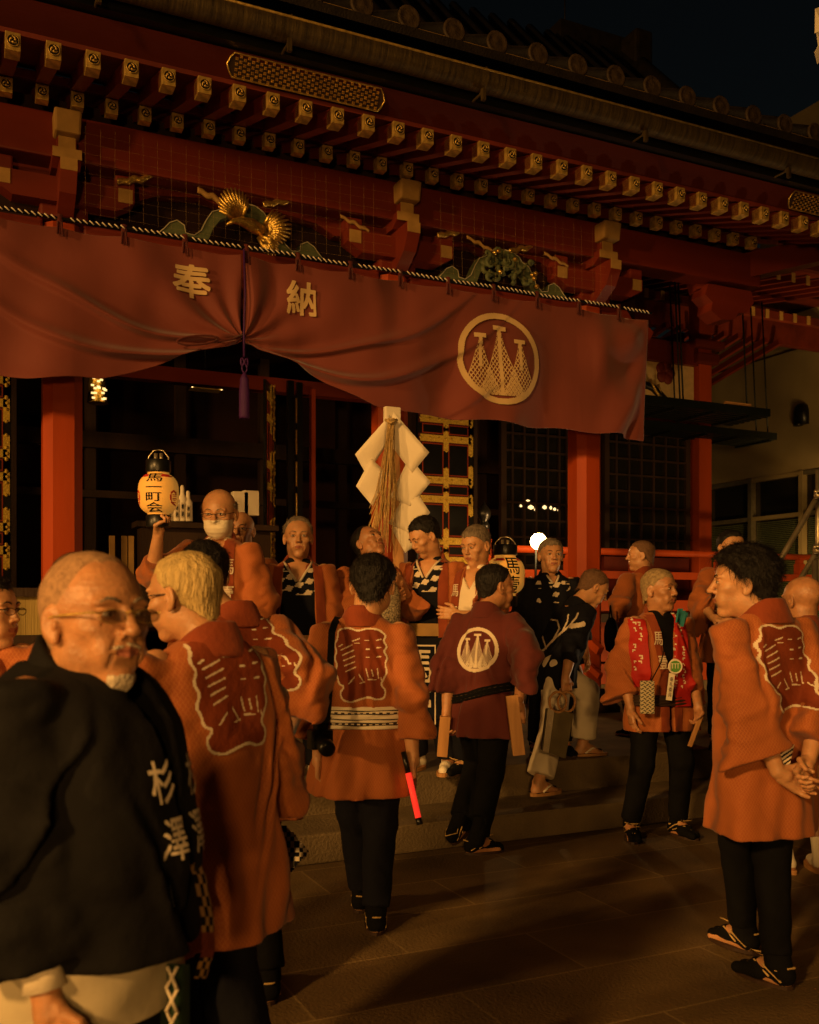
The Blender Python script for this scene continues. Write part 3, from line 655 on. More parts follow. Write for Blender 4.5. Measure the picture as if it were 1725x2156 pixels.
# black door leaves with gilt straps
def door(x0, x1, z0, z1, y, R=0, hinge=None):
    """leaf in its own plane; R turns it about its left edge"""
    A = V3((x0, y, 0)); ux = V3((math.cos(R), math.sin(R), 0)); nn = V3((math.sin(R), -math.cos(R), 0)); w_ = x1-x0
    RM = Matrix.Rotation(R, 3, 'Z')
    def bx(b, u0, u1, za, zb, d0, d1): b.box(A+ux*((u0+u1)/2)+nn*((d0+d1)/2)+V3((0, 0, (za+zb)/2)), (u1-u0, abs(d1-d0), zb-za), RM)
    b = MB(); bx(b, 0, w_, z0, z1, -.03, .0); o = part(b, 'door', M['black'])
    cols = [.0, w_*.55, w_]; rows = []
    z = z0+.1; k = 0
    while z < z1-.1: rows.append(z); z += (.24 if k % 2 else .52); k += 1
    st = .085
    def strap(b, u0, u1, za, zb):
        bx(b, u0, u1, za, zb, .006, .014)
        L = (u1-u0) if (u1-u0) > (zb-za) else (zb-za); n = max(1, int(L/.11))
        for i in range(n+1):   # scalloped knobs and studs along the strap
            t = i/n
            if (u1-u0) > (zb-za): c = (u0+(u1-u0)*t, (za+zb)/2)
            else: c = ((u0+u1)/2, za+(zb-za)*t)
            p = A+ux*c[0]+nn*.016+V3((0, 0, c[1])); b.lathe(p, [(.016, 0), (.018, .006), (.004, .01)], 8, RM @ Matrix.Rotation(math.pi/2, 3, 'X'))
    for r_ in rows:
        e = MB(); bx(e, .02, w_-.02, r_-.055, r_+.055, .0, .004); e.build('red_rail', M['reddark'], o); g_ = MB()
        strap(g_, .04, w_*.38, r_-.042, r_+.042); strap(g_, w_*.60, w_-.04, r_-.042, r_+.042)
        for c_ in (.5,): strap(g_, w_*c_-.036, w_*c_+.036, r_-.15, r_+.15)
        strap(g_, w_-.08, w_-.015, r_-.19, r_+.19)
        bx(g_, w_*.36-.002, w_*.62+.002, r_-.042, r_+.042, .005, .010); bx(g_, w_*.36, w_-.02, r_-.01, r_+.01, .004, .009); g_.build('gilt_strap', M['goldleaf'], o)
    h = MB()
    for i, r_ in enumerate(rows[:-1]):
        for za, zb in ((r_+.06, rows[i+1]-.06),):
            for u0, u1 in ((.07, w_*.5-.035), (w_*.5+.035, w_-.08)):
                bx(h, u0, u1, za, za+.012, .002, .008); bx(h, u0, u1, zb-.012, zb, .002, .008); bx(h, u0, u0+.012, za+.012, zb-.012, .002, .008); bx(h, u1-.012, u1, za+.012, zb-.012, .002, .008)
    h.build('red_moulding', M['red'], o)
    q = MB(); bx(q, w_, w_+.05, z0, z1, -.03, .012); q.build('door_edge', M['darkwood'], o)
door(5.22, 6.02, 1.4, 3.95, YH-.12)
door(-.14, .56, 1.4, 3.95, YH-.12)
door(3.14, 3.62, 1.4, 3.95, YH-.6, math.radians(62))
b = MB(); b.box((3.48, YH-.42, 2.7), (.07, .07, 2.6)); b.box((3.60, YH-.38, 2.7), (.07, .05, 2.6)); part(b, 'door_edge', M['black'])
b = MB()
for i in range(7): b.box((3.535, YH-.47, 1.5+i*.36), (.016, .02, .28))
part(b, 'gilt_hinge', M['gold'])
b = MB(); b.box((3.86, YH-.1, 2.7), (.05, .08, 2.6)); part(b, 'door_jamb', M['red'])
# dim hall interior
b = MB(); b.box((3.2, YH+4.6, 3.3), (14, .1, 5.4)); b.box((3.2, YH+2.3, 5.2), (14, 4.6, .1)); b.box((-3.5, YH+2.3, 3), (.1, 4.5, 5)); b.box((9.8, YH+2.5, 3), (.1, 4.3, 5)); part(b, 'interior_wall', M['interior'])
b = MB(); b.box((3.2, YH+2.2, 1.30), (13.6, 4.6, .12)); b.box((3.2, YH-.75, 1.30), (13.6, 1.5, .10)); part(b, 'veranda_floor', M['darkwood'])
b = MB()
for x in np.arange(-2, 9, 1.25): b.box((x, YH+3.2, 3.2), (.14, .14, 4))
b.box((3.2, YH+3.1, 3.75), (13, .12, .22)); b.box((3.2, YH+3.1, 3.0), (13, .10, .10)); part(b, 'interior_frame', M['darkwood'])
# grey end wall panel and orange boarding below the veranda
b = MB(); b.box((8.6, YR+.12, 1.02), (4.6, .06, .50)); b.box((8.6, YR+.1, .62), (4.6, .05, .24)); part(b, 'veranda_skirt', M['red'])
b = MB(); b.box((8.6, YR+.1, .44), (4.6, .2, .12)); part(b, 'stone_footing', M['stone'])
b = MB(); b.box((-.2, 8.9, 1.32), (2.2, .12, .34)); sk = part(b, 'stair_beam', M['reddark'])
b = MB(); b.lathe((.42, 8.83, 1.36), [(.105, 0), (.10, .02), (.085, .026), (.08, .02), (.05, .03), (.03, .05), (.005, .055)], 24, Matrix.Rotation(math.pi/2, 3, 'X')); b.build('round_metal_boss', M['goldold'], sk)
# veranda railing, its own thing
rail = thing('veranda_railing', 'vermilion wooden railing along the raised veranda right of the porch', 'railing', (7.5, YR, 1.3))
b = MB(); b.tube([(5.62, YR, 2.10), (13.2, YR, 2.10)], .042, 10); b.build('top_rail', M['red'], rail)
for z, h in ((1.82, .09), (1.45, .13)):
    b = MB(); b.box((9.4, YR, z), (7.6, .08, h)); b.build('lower_rail', M['red'], rail)
for x in (5.6, 6.6, 7.55, 8.9, 10.3, 11.7):
    b = MB(); b.box((x, YR, 1.68), (.10, .10, .66)); b.box((x, YR, 2.04), (.075, .075, .06)); b.box((x, YR, 2.075), (.12, .1, .025)); po = b.build('baluster', M['red'], rail)
    b = MB(); b.lathe((x+.02, YR-.045, 1.82), [(.035, 0), (.03, .012), (.012, .02), (.002, .022)], 12, Matrix.Rotation(math.pi/2, 3, 'X')); b.build('gilt_stud', M['gold'], po)
b = MB(); b.bar((5.55, YR-.1, 2.0), (5.8, YR-1.7, 1.0), .07, .08); b.bar((5.55, YR-.1, 1.75), (5.8, YR-1.7, .75), .05, .06); b.build('stair_handrail', M['red'], rail)
fi = thing('newel_post', 'dark onion-domed newel post where the stair rail meets the veranda', 'post', (5.42, YR-.05, 1.3))
b = MB(); b.lathe((5.42, YR-.05, 1.2), [(.08, 0), (.08, .95), (.085, .96), (.085, 1.0), (.06, 1.02), (.055, 1.10)], 20); b.build('shaft', M['red'], fi)
b = MB(); b.lathe((5.42, YR-.05, 2.3), [(.06, 0), (.062, .06), (.045, .08), (.04, .10), (.075, .15), (.078, .20), (.05, .25), (.015, .29), (.004, .33)], 20); b.build('onion_finial', M['black'], fi)

# main hall eave beyond the porch on the right
ev = thing('side_hall_roof', 'shadowed eave with pale-tipped rafters at the right of the shrine', 'roof', (10.5, 10.5, 6))
b = MB(); b.hexa([(8.9, 10.6, 6.42), (14.5, 10.6, 6.42), (14.5, 15, 7.2), (8.9, 15, 7.2), (8.9, 10.6, 6.62), (14.5, 10.6, 6.62), (14.5, 15, 7.4), (8.9, 15, 7.4)]); b.box((11.7, 10.55, 6.50), (5.6, .08, .16)); b.build('eave_board', M['reddark'], ev)
b = MB(); b.box((12, 10.42, 6.86), (6.4, .3, .3)); b.build('eave_edge', M['green'], ev)
for k in range(13):
    x = 9.0+k*.30
    b = MB(); b.bar((x, 10.75, 6.36), (x, 15, 7.1), .07, .09); r = b.build('rafter', M['redbeam'], ev)
    b = MB(); b.box((x, 10.74, 6.36), (.075, .012, .14)); b.build('pale_tip', M['cream'], r)
    b = MB(); b.bar((x+.05, 12.2, 5.9), (x+.05, 15.5, 5.2), .07, .09); r = b.build('rafter', M['redbeam'], ev)
    b = MB(); b.box((x+.05, 11.6, 6.1), (.075, .012, .14)); b.build('pale_tip', M['cream'], r)
b = MB(); b.box((11.5, 11.66, 6.1), (5, .1, .12)); b.box((11.5, 12.5, 6.2), (5.2, .14, .5)); b.build('purlin', M['reddark'], ev)
b = MB(); b.bar((7.2, 8.2, 4.95), (10.9, 6.9, 5.95), .22, .26); b.prism([(-.30, .14), (-.34, .02), (-.24, -.05), (-.26, -.14), (-.12, -.22), (.05, -.20), (.12, -.12), (.24, -.10), (.34, .02), (.30, .14)], (7.55, 8.2, 4.72), (1, 0, 0), (0, 0, 1), .22); b.build('corner_timber', M['redbeam'], ev)
# hanging steel racks
for i, (pts, y, lab) in enumerate((((7.3, 9.45), 9.35, 'dark steel grating shelf hung on rods, the nearer and higher of two'), ((8.3, 10.85), 10.6, 'dark steel grating shelf hung on rods, the farther and lower-looking of two'))):
    rk = thing('hanging_shelf', lab, 'shelf', (pts[1], y, 3.9), 'steel shelves hung under the eave'); b = MB()
    for q in range(7): b.box(((pts[0]+pts[1])/2, y+q*.10, 3.88), (pts[1]-pts[0], .045, .05))
    for x in np.arange(pts[0]+.05, pts[1]+.01, .6): b.box((x, y+.3, 3.845), (.05, .68, .03))
    b.box(((pts[0]+pts[1])/2, y-.05, 3.91), (pts[1]-pts[0]+.02, .03, .10)); b.build('grating', M['rack'], rk)
    for x in (pts[0]+.75, pts[1]-.32, pts[1]-.1 if i else pts[1]-1.35):
        b = MB(); b.tube([(x, y, 3.9), (x-.01, y+.05, 4.9), (x-.02, y+.1, 5.9)], .012, 6); b.build('hanging_rod', M['rack'], rk)
b = MB(); b.box((8.95, 9.33, 3.985), (.42, .04, .03)); tagp(b.build('batten', M['wood']), 'short pale wooden batten lying on the steel shelf', 'batten')
# neighbouring building on the right
nb = thing('office_building', 'ochre rendered office building with dark blinds beyond the veranda', 'building', (14, 14, 0))
XW = 14.0
b = MB(); b.box((XW+2, 14, 5.35), (4, 14, 2.9)); b.box((XW+2.04, 14, .6), (4, 14, 1.2)); b.box((XW+2.0, 20.9, 2.5), (4, .4, 3)); b.build('wall', M['concrete'], nb)
b = MB(); b.box((XW-.005, 14, 6.15), (.02, 14, .03)); b.box((XW-.006, 12.1, 5), (.02, .03, 2.2)); b.build('wall_joint', M['darkwood'], nb)
for i in range(7):
    y0 = 8.0+i*1.25; b = MB(); b.box((XW+.10, y0+.62, 2.55), (.02, 1.2, 2.7)); o = b.build('window', M['glass'], nb)
    b = MB(); b.box((XW+.03, y0, 2.55), (.12, .09, 2.7)); b.box((XW+.03, y0+.62, 3.12), (.10, 1.16, .07)); b.box((XW+.03, y0+.62, 3.86), (.10, 1.16, .07)); b.build('frame', M['steel'] if i in (3, 5) else M['concrete'], o)
    b = MB()
    for q in range(52): b.box((XW+.085, y0+.62, 1.25+q*.035), (.006, 1.1, .022), Matrix.Rotation(.5, 3, 'Y'))
    b.build('blind', M['green'], o)
b = MB(); b.lathe((XW-.02, 12.98, 4.93), [(.16, -.2), (.16, .05), (.13, .14), (.07, .19), (.01, .2)], 16, None, .75, 1); b.lathe((XW-.1, 12.98, 4.74), [(.08, -.03), (.08, .02)], 12); tagp(b.build('wall_lamp', M['black']), 'dark domed lamp fixed to the ochre wall', 'lamp')
nb2 = thing('tower_block', 'dim distant building against the night sky at top right', 'building', (24, 20, 0))
b = MB(); b.box((25, 19, 7.8), (6, 6, 15.6)); b.build('wall', M['concrete'], nb2); b = MB()
for q in range(6):
    for j in range(3): b.box((21.98, 17+j*1.7, 5+q*1.7), (.04, .9, .9))
b.build('window', M['glass'], nb2)
# ============================================================ BANNER
BXC, BHALF, BZ = 2.10, 4.05, 4.27
KB = np.array([[0, 3.56], [.12, 3.50], [.355, 3.44], [.70, 3.28], [1.11, 3.13], [1.6, 3.09], [2.12, 3.085], [3.2, 3.075], [4.05, 3.05]])
def zbot(s): return np.interp(s, KB[:, 0], KB[:, 1])
def ban(X, T, side=0):
    """X along the hall, T 0 top..1 bottom -> point on the hanging cloth"""
    X = np.asarray(X, float); T = np.asarray(T, float); sd = np.sign(X-BXC) if side == 0 else side; s = np.abs(X-BXC)
    zb = zbot(s)+.012*np.sin(X*9)*np.clip(s-.5, 0, 1); top = BZ-.025-.018*np.abs(np.sin((X-BXC)*math.pi/.46)); z = top+(zb-top)*T
    dx = s; dz = z-3.58; rho = np.hypot(dx, dz*1.2)+.02; th = np.arctan2(dx, -dz)      # polar about the gathered knot
    sw = 1.85*np.clip((top-z)/1.2, 0, 1)
    y = .030*np.exp(-rho/1.0)*np.sin(11*(th-.5*rho)+1.1*sd)+.022*np.exp(-rho/2.0)*np.sin(6.3*(th-.6*rho)+.8)*np.clip(rho*2, 0, 1)
    for c, b_, am in ((.22, .25, .085), (.55, .31, .115), (.90, .36, .075)):   # swags hanging from the knot
        zc = 3.57-c*s+b_*s*s+.02*np.sin(s*5+c*9+sd); wd = .020+.022*np.clip(s, 0, 2); d = (z-zc)/wd
        fade = smooth01(s*2.5)*smooth01(1.35-s/(2.05+.25*sd*c)); y = y-am*np.exp(-np.where(d < 0, d*1.8, d*.75)**2)*fade*(.55+.45*np.clip(1-s/2.2, 0, 1))
    y = y+(1-.7*smooth01((s-3.7)/.3))*.055*np.sin(X*5.1+1.2*T)*T*np.clip(s/1.5, 0, 1)+.016*np.sin(X*11.3+2.5*T+np.sin(X*3))*np.clip(T+.2, 0, 1)*np.clip((s-.8), 0, 1)
    e = np.clip((s-3.2)/.85, 0, 1); q = (X-BXC)*.8-T*1.9    # diagonal creases toward the outer upper corner
    y = y+(1-smooth01((s-3.8)/.22))*e*.09*np.sin(9*(z-3.7-.8*(s-4.05))/(.35+np.abs(s-4.4)))
    y = y+.16*T*np.clip(s-.3, 0, 1)*-.5
    xx = X-sd*.10*T*smooth01((s-3.3)/.75)
    gx = np.clip(1-rho/.28, 0, 1); xx = xx*(1-0*gx)
    return np.stack([xx, YB+y, z], -1)
bn = thing('curtain', 'long plum-red festival curtain with pale crest and characters hung across the porch', 'curtain', (BXC, YB, 3.6))
for sd, x0, x1 in ((-1, BXC-BHALF, BXC-.012), (1, BXC+.012, BXC+BHALF)):
    nu, nv = 420, 150; U, Vv = np.meshgrid(np.linspace(x0, x1, nu), np.linspace(0, 1, nv), indexing='ij'); P = ban(U, Vv, sd).reshape(-1, 3)
    I, J = np.meshgrid(np.arange(nu-1), np.arange(nv-1), indexing='ij'); a = (I*nv+J).ravel(); Q = np.stack([a, a+nv, a+nv+1, a+1], 1)
    o = put('cloth_panel', mesh_np('cloth_panel', P, Q), M['bannerred'], bn); md = o.modifiers.new('s', 'SOLIDIFY'); md.thickness = .004; md.offset = 1
def ban_print(name, lab, xc, zc, w_, h_, shear=0):
    def fn(u, v):
        X = xc+(u-.5)*w_; z = zc+(.5-v)*h_; s = np.abs(X-BXC); top = BZ-.025-.018*np.abs(np.sin((X-BXC)*math.pi/.46))
        zb = zbot(s)+.012*np.sin(X*9)*np.clip(s-.5, 0, 1); T = (z-top)/(zb-top); P = ban(X, T, np.sign(xc-BXC)); P[:, 1] -= .020; return P
    return label_grid(name, lab, fn, M['bannerprint'], bn)
ban_print('printed_character', np.where(text_mask('奉', 84, .045), 0, -1), 1.69, 3.975, .31, .28)
ban_print('printed_character', np.where(text_mask('納', 84, .045), 0, -1), 2.59, 3.96, .27, .29)
ban_print('printed_crest', net_label(190, .062), 4.44, 3.655, .87, .86)
# twisted rope and ties
b = MB(); b.tube([(x, YB-.012, BZ+.035+.004*math.sin(x*6)) for x in np.linspace(BXC-BHALF-.1, BXC+BHALF+.03, 60)], .014, 8); rp = b.build('rope', M['charcoal'], bn)
b = MB()
for k in range(int(8.1/.045)):
    x = BXC-BHALF+k*.045; z = BZ+.035+.004*math.sin(x*6)
    if (x-BXC+.02) % .46 < .05: continue
    b.tube([(x, YB-.026, z+.013), (x+.016, YB-.030, z), (x+.032, YB-.026, z-.013)], .0048, 5)
b.build('pale_strand', M['paper'], rp)
for k in range(-8, 9):
    x = BXC+k*.46*1.0+(.0 if k else .03)
    b = MB(); b.grid(lambda u, v: V3((x-.022+.044*u, YB-.02-.012*math.sin(u*3.14), BZ+.06-.15*v)), 3, 4); b.tube([(x-.015, YB-.036, BZ+.0), (x-.02, YB-.035, BZ-.09)], .007, 5); b.tube([(x+.01, YB-.036, BZ+.0), (x+.02, YB-.035, BZ-.10)], .006, 5); b.build('tie', M['maroon'], bn)
b = MB(); b.tube([V3((BXC-.38+.10*math.cos(a)*1.6, YB-.10, 3.50+.035*math.sin(a)+.03*math.cos(a))) for a in np.linspace(0, 6.0, 16)], .008, 6); b.tube([(BXC-.3, YB-.1, 3.49), (BXC-.1, YB-.06, 3.55), (BXC, YB-.04, 3.6)], .010, 6); b.build('cord_loop', M['maroon'], bn)
# purple cord and tassel
ts = thing('tassel', 'purple silk tassel on a long cord hanging at the curtain centre', 'tassel', (BXC+.0, YB-.06, 3.2))
b = MB(); b.tube([(BXC, YB-.05, 4.28), (BXC+.005, YB-.07, 3.9), (BXC-.003, YB-.06, 3.62), (BXC, YB-.05, 3.42)], .009, 6)
b.tube([V3((BXC+.028*math.cos(a), YB-.06, 3.38+.03*math.sin(2*a))) for a in np.linspace(0, 6.28, 20)], .008, 6)
b.tube([V3((BXC+.02*math.cos(a), YB-.065, 3.33+.035*math.sin(a))) for a in np.linspace(0, 6.28, 16)], .007, 6); b.build('cord', M['purple'], ts)
b = MB(); b.lathe((BXC, YB-.06, 2.93), [(.040, 0), (.043, .02), (.042, .22), (.036, .27), (.034, .29), (.036, .31), (.018, .35), (.008, .37)], 18); b.build('skirt', M['purple'], ts)

# ============================================================ SACRED PAPER WAND (held up by the man below it)
wd = thing('paper_streamer_wand', 'tall square wooden pole topped with white zigzag paper streamers and straw', 'streamer wand', (3.3, 7.1, 1.6))
GX, GY = 3.18, 7.0
pc = lambda px, py, D: W(px, py, D)
Dg = 7.55
A = pc(826, 864, Dg); Bp = pc(843, 1262, Dg)
b = MB(); b.bar(A, Bp, .085, .085, bev=.004); b.build('pole', M['wood'], wd)
b = MB(); p0 = A+CF*-.05
b.box(p0+[0, 0, -.05], (.13, .05, .13), None, .01); b.build('paper_wrap', M['paper'], wd)
def quadstrip(mb, corners, th=.0):
    """folded paper: quads in picture-plane millimetres given by display positions"""
    for q in corners:
        vs = [mb.bm.verts.new(W(x, y, d)) for x, y, d in q]; f = mb.bm.faces.new(vs); f.smooth = False
b = MB(); d0 = Dg-.10
def leaf(c4, d, cu):
    C4 = [W(x, y, d+dd) for (x, y), dd in zip(c4, (0, -.02, -.005, .02))]
    def f(u, v):
        a = C4[0]*(1-u)*(1-v)+C4[1]*u*(1-v)+C4[2]*u*v+C4[3]*(1-u)*v
        return V3(a-CF*cu*math.sin(u*3.14)*math.sin(v*3.14)-CF*cu*.8*math.sin(v*4.4+u*2)*u)
    b.grid(f, 6, 6)
for k, q in enumerate((((828, 866), (904, 953), (868, 996), (818, 930)), ((862, 962), (907, 1016), (864, 1066), (822, 1046)), ((866, 1016), (906, 1080), (862, 1122), (818, 1102)), ((864, 1072), (899, 1133), (853, 1164), (824, 1112)))): leaf(q, d0+.012*k, .014)
for k, q in enumerate((((822, 872), (748, 957), (772, 1000), (812, 940)), ((782, 965), (750, 1024), (785, 1066), (818, 1000)))): leaf(q, d0-.012*k, .018)
zz = b.build('zigzag_paper', M['paper'], wd)
o = zz; md = o.modifiers.new('s', 'SOLIDIFY'); md.thickness = .002
b = MB(); r = random.Random(3)
for k in range(60):
    x0 = 823+r.uniform(-6, 8); x1 = 806+r.gauss(0, 13); y1 = 1125+r.uniform(-60, 45); d = d0-.05+r.uniform(-.04, .03); wv = r.uniform(-9, 9)
    b.tube([W(x0, 880, d), W(x0+(x1-x0)*.25+wv*.3, 940, d-.03), W(x0+(x1-x0)*.6+wv, 1030, d-.02), W(x1, y1, d)], r.uniform(.0018, .0036), 4, False)
for k in range(14):
    x1 = 775+r.uniform(-15, 20); b.tube([W(812, 1000, d0), W(795, 1060, d0-.05), W(x1, 1140+r.uniform(-10, 25), d0-.06)], r.uniform(.002, .004), 4, False)
b.tube([W(812, 884, d0-.08), W(822, 890, d0-.12), W(836, 884, d0-.08)], .012, 6)
b.build('straw', M['straw'], wd)

# ============================================================ PAPER LANTERNS
M['lant'] = mat('lantern_paper', (.72, .38, .06), .6, vary=.06, bump=0, emit=((1, .46, .07), .24))
M['lantred'] = mat('lantern_red', (.50, .03, .02), .6, vary=.06, bump=0)
def lantern(c, R_, Hh, label, word, name='hand_lantern', yaw=0.):
    L = thing(name, label, 'lantern', c); c = np.array(c, float)
    prof = []
    for i in range(61):
        t = i/60; zz = -Hh/2+Hh*t; q = 2*t-1; r_ = R_*(1-abs(q)**2.6)**.5*.72+R_*.30*(1-abs(q)**6)+ (.0025 if i % 2 else 0); prof.append((max(r_, R_*.55), zz))
    b = MB(); b.lathe(c, prof, 40); shd = b.build('paper_shade', M['lant'], L)
    for s in (1, -1):
        b = MB(); b.lathe(c+[0, 0, s*(Hh/2+.035*R_/.13)], [(R_*.62, -.035), (R_*.64, -.03), (R_*.64, .03), (R_*.60, .035)], 28); b.build('black_rim', M['black'], L)
    b = MB()
    for s in (1, -1): b.tube([c+CR*s*R_*.5+[0, 0, Hh/2+.02], c+CR*s*R_*.52+[0, 0, Hh/2+.08], c+CR*s*R_*.25+[0, 0, Hh/2+.115], c+[0, 0, Hh/2+.12]], .0035, 6); b.tube([c+CR*s*R_*.15+[0, 0, Hh/2+.03], c+CR*s*R_*.14+[0, 0, Hh/2+.10]], .010, 6)
    b.build('wire_handle', M['steel'], L)
    bv = bvh_of(*[x for x in ((lambda me: (np.array([v.co for v in me.vertices]), [tuple(p.vertices) for p in me.polygons]))(shd.data))])
    n = -CF*math.cos(yaw)+CR*math.sin(yaw); ux = np.cross([0, 0, 1], n)*-1; ux = np.cross(np.array([0, 0, 1.]), n)
    if word:
        lab = np.where(text_mask(word, 56, .035, True), 0, -1)
        label_grid('lettering', lab, projector(bv, c+[0, 0, 0], ux, (0, 0, 1), R_*.86, Hh*.88), M['blackmat'], L)
    X, Y = np.meshgrid(np.linspace(-1, 1, 60), np.linspace(-1, 1, 60)); lab = -np.ones(X.shape, int); lab[(Y < -.72) & (np.abs(X) > .34) & (Y > -.86)] = 0
    lab[(((np.abs(X)-.93)/.14)**2+((Y-.22)/.34)**2 < 1)] = 0; lab[(((np.abs(X)-.93)/.09)**2+((Y-.22)/.25)**2 < 1)] = -1; lab[(np.abs(X) > .88) & (np.abs((Y*12) % 1-.5) > .3) & (((np.abs(X)-.93)/.12)**2+((Y-.22)/.3)**2 < 1)] = 0
    label_grid('red_marking', lab, projector(bv, c, ux, (0, 0, 1), R_*2.0, Hh, off=.004), M['lantred'], L)
    return L
LC = W(334, 1040, 5.35); lantern(tuple(LC), .106, .245, 'round cream paper lantern with black writing held up by the masked man', '馬一町会')
lantern(tuple(W(1064, 1212, 6.4)), .125, .27, 'cream paper lantern half hidden behind the man in the maroon coat', '馬壹', yaw=.3)
# hall lanterns glowing inside
def hang_lamp(c, label, kind):
    L = thing('hanging_lantern', label, 'lantern', c); c = V3(c)
    if kind: 
        b = MB(); b.lathe(c, [(.13, -.18), (.12, -.16), (.10, .05), (.085, .16), (.12, .18), (.03, .24), (.01, .4)], 6); b.build('frame', M['gold'], L)
        b = MB(); r = random.Random(1)
        for k in range(16): b.box(c+V3((r.uniform(-.08, .08), -.135, r.uniform(-.15, .14))), (.035, .012, .022))
        b.build('glow', mat('lamp_glow_dim', (1, .8, .4), .5, vary=0, bump=0, emit=((1, .62, .22), 2.0)), L)
    else:
        b = MB(); b.hexa([c+V3(p) for p in ((-.20, -.1, -.1), (.20, -.1, -.1), (.20, .1, -.1), (-.20, .1, -.1), (-.14, -.1, .06), (.14, -.1, .06), (.14, .1, .06), (-.14, .1, .06))]); b.build('frame', M['goldold'], L)
        b = MB(); b.box(c+V3((0, -.115, .03)), (.16, .01, .028)); b.box(c+V3((-.19, -.115, -.07)), (.02, .01, .06)); b.box(c+V3((.19, -.115, -.07)), (.02, .01, .06)); b.build('glow', M['net_dim'] if 'net_dim' in M else mat('lamp_glow_small', (1, .8, .4), .5, vary=0, bump=0, emit=((1, .62, .22), 3.0)), L)
    b = MB(); b.tube([c+V3((0, 0, .15)), c+V3((0, 0, 1.2))], .006, 5); b.build('chain', M['black'], L)
hang_lamp(tuple(WY(206, 818, 12.2)), 'lit openwork gilt lantern hanging inside the hall at left', True)
hang_lamp(tuple(WY(432, 806, 12.6)), 'small flat-topped lit lantern hanging deep inside the hall', False)

# ============================================================ ROUND WORK LAMP on the veranda
lp = WY(1134, 1140, 8.9); L = thing('work_lamp', 'blazing round floodlamp standing at the veranda rail behind the men', 'lamp', tuple(lp))
b = MB(); b.lathe(lp, [(.002, -.088), (.045, -.08), (.078, -.045), (.09, 0), (.078, .045), (.045, .08), (.002, .088)], 24); b.build('bulb_or_blob', M['net'], L)
b = MB(); b.tube([V3(lp)+V3((0, .05, -.09)), V3(lp)+V3((0, .08, -1.5))], .014, 8); b.tube([V3(lp)+V3((-.1, .08, -1.75)), V3(lp)+V3((0, .08, -1.2)), V3(lp)+V3((.15, .1, -1.75))], .012, 8); b.build('stand', M['black'], L)
lo = light('lamp_light', 'POINT', tuple(V3(lp)+V3((.0, -.02, .16))), (0, 0, 0), 38, (1, .55, .2), .06)

# ============================================================ SCAFFOLD at the right edge
def sc_pipe(name, lab, a, b_, ends=()):
    t = thing(name, lab, 'scaffold pipe', tuple(a), 'scaffold pipes at the right edge')
    b = MB(); b.tube([a, b_], .0243, 14); b.build('pipe', M['steel'], t)
    for p in ends:
        b = MB(); b.lathe(V3(p)-V3((0, 0, .04)), [(.034, 0), (.04, .02), (.04, .06), (.034, .08)], 10); b.box(V3(p)+V3((.04, -.03, 0)), (.06, .05, .07), bev=.008); b.tube([V3(p)+V3((-.07, -.02, .02)), V3(p)+V3((-.03, -.03, .0))], .012, 6); b.build('clamp', M['steel'], t)
D1 = 8.4
sc_pipe('scaffold_pipe', 'upper diagonal steel scaffold tube crossing behind the young man at right', W(1738, 1018, D1), W(1500, 1420, D1+.2), (W(1724, 1040, D1-.03),))
sc_pipe('scaffold_pipe', 'lower diagonal steel scaffold tube parallel to and below the longer one', W(1745, 1120, D1), W(1560, 1430, D1+.2), (W(1722, 1156, D1-.03),))
sc_pipe('scaffold_pipe', 'upright steel scaffold tube right of the bald man', W(1716, 1180, D1-.3), W(1716, 1640, D1-.3), (W(1716, 1262, D1-.33), W(1716, 1390, D1-.33)))
sc_pipe('scaffold_pipe', 'topmost short steel scaffold tube at the right picture edge', W(1723, 990, D1+.1), W(1723, 1260, D1+.1), ())
light('scaffold_light', 'SPOT', tuple(W(1700, 1500, 9.6)), tuple(W(1650, 1150, 8.2)), 420, (1, .66, .34), .1, 90, .4)
# ============================================================ OFFERING BOX / screen at left
ob = thing('offering_box', 'dark-framed slatted box with pale ribbed panels at far left', 'box', (.2, 7.2, .375))
b = MB(); b.box((-.3, 7.35, 1.0), (2.2, .5, 1.05)); b.build('pale_panel', mat('ribbed_panel', (.42, .30, .09), .7, vary=.15, scale=3, bump=1, bscale=60, stretch=(3, 1, .02)), ob)
b = MB()
for z in (1.54, 1.22, .98, .62): b.box((-.3, 7.08, z), (2.24, .05, .06))
for x in (-1.3, -.35, .22, .78): b.box((x, 7.06, 1.0), (.07, .05, 1.2))
b.build('frame', M['darkwood'], ob)
# sake bottles and folded offerings inside the hall
for i, (px, py, h_) in enumerate(((372, 1052, .30), (384, 1050, .33), (396, 1058, .28), (356, 1056, .26))):
    p = WY(px, 1098, 8.9); t = thing('sake_bottle', ['white-wrapped sake bottle third from the left on the shelf', 'tallest white-wrapped sake bottle on the shelf beside the masked man', 'rightmost white-wrapped sake bottle next to the masked man', 'shortest white-wrapped sake bottle just right of the lantern'][i] if i != 0 else 'white-wrapped sake bottle between the shortest and the tallest', 'bottle', tuple(p), 'wrapped sake bottles inside the hall')
    b = MB(); b.lathe(p, [(.042, 0), (.044, .01), (.042, h_*.62), (.02, h_*.75), (.018, h_*.95), (.010, h_)], 14); b.build('glass', M['paper'], t)
    b = MB(); b.box(V3(p)+V3((-.005, -.046, h_*.3)), (.03, .004, h_*.42)); b.build('paper_label', M['white'], t)
    lb = text_mask('奉納', 24, .03, True); lab = np.where(lb, 0, -1); base = np.array(p)+[-.005, -.0495, h_*.3]
    label_grid('lettering', lab, lambda u, v: np.stack([base[0]+(u-.5)*.028, base[1]+u*0, base[2]+(.5-v)*h_*.38], -1), M['black'], t)
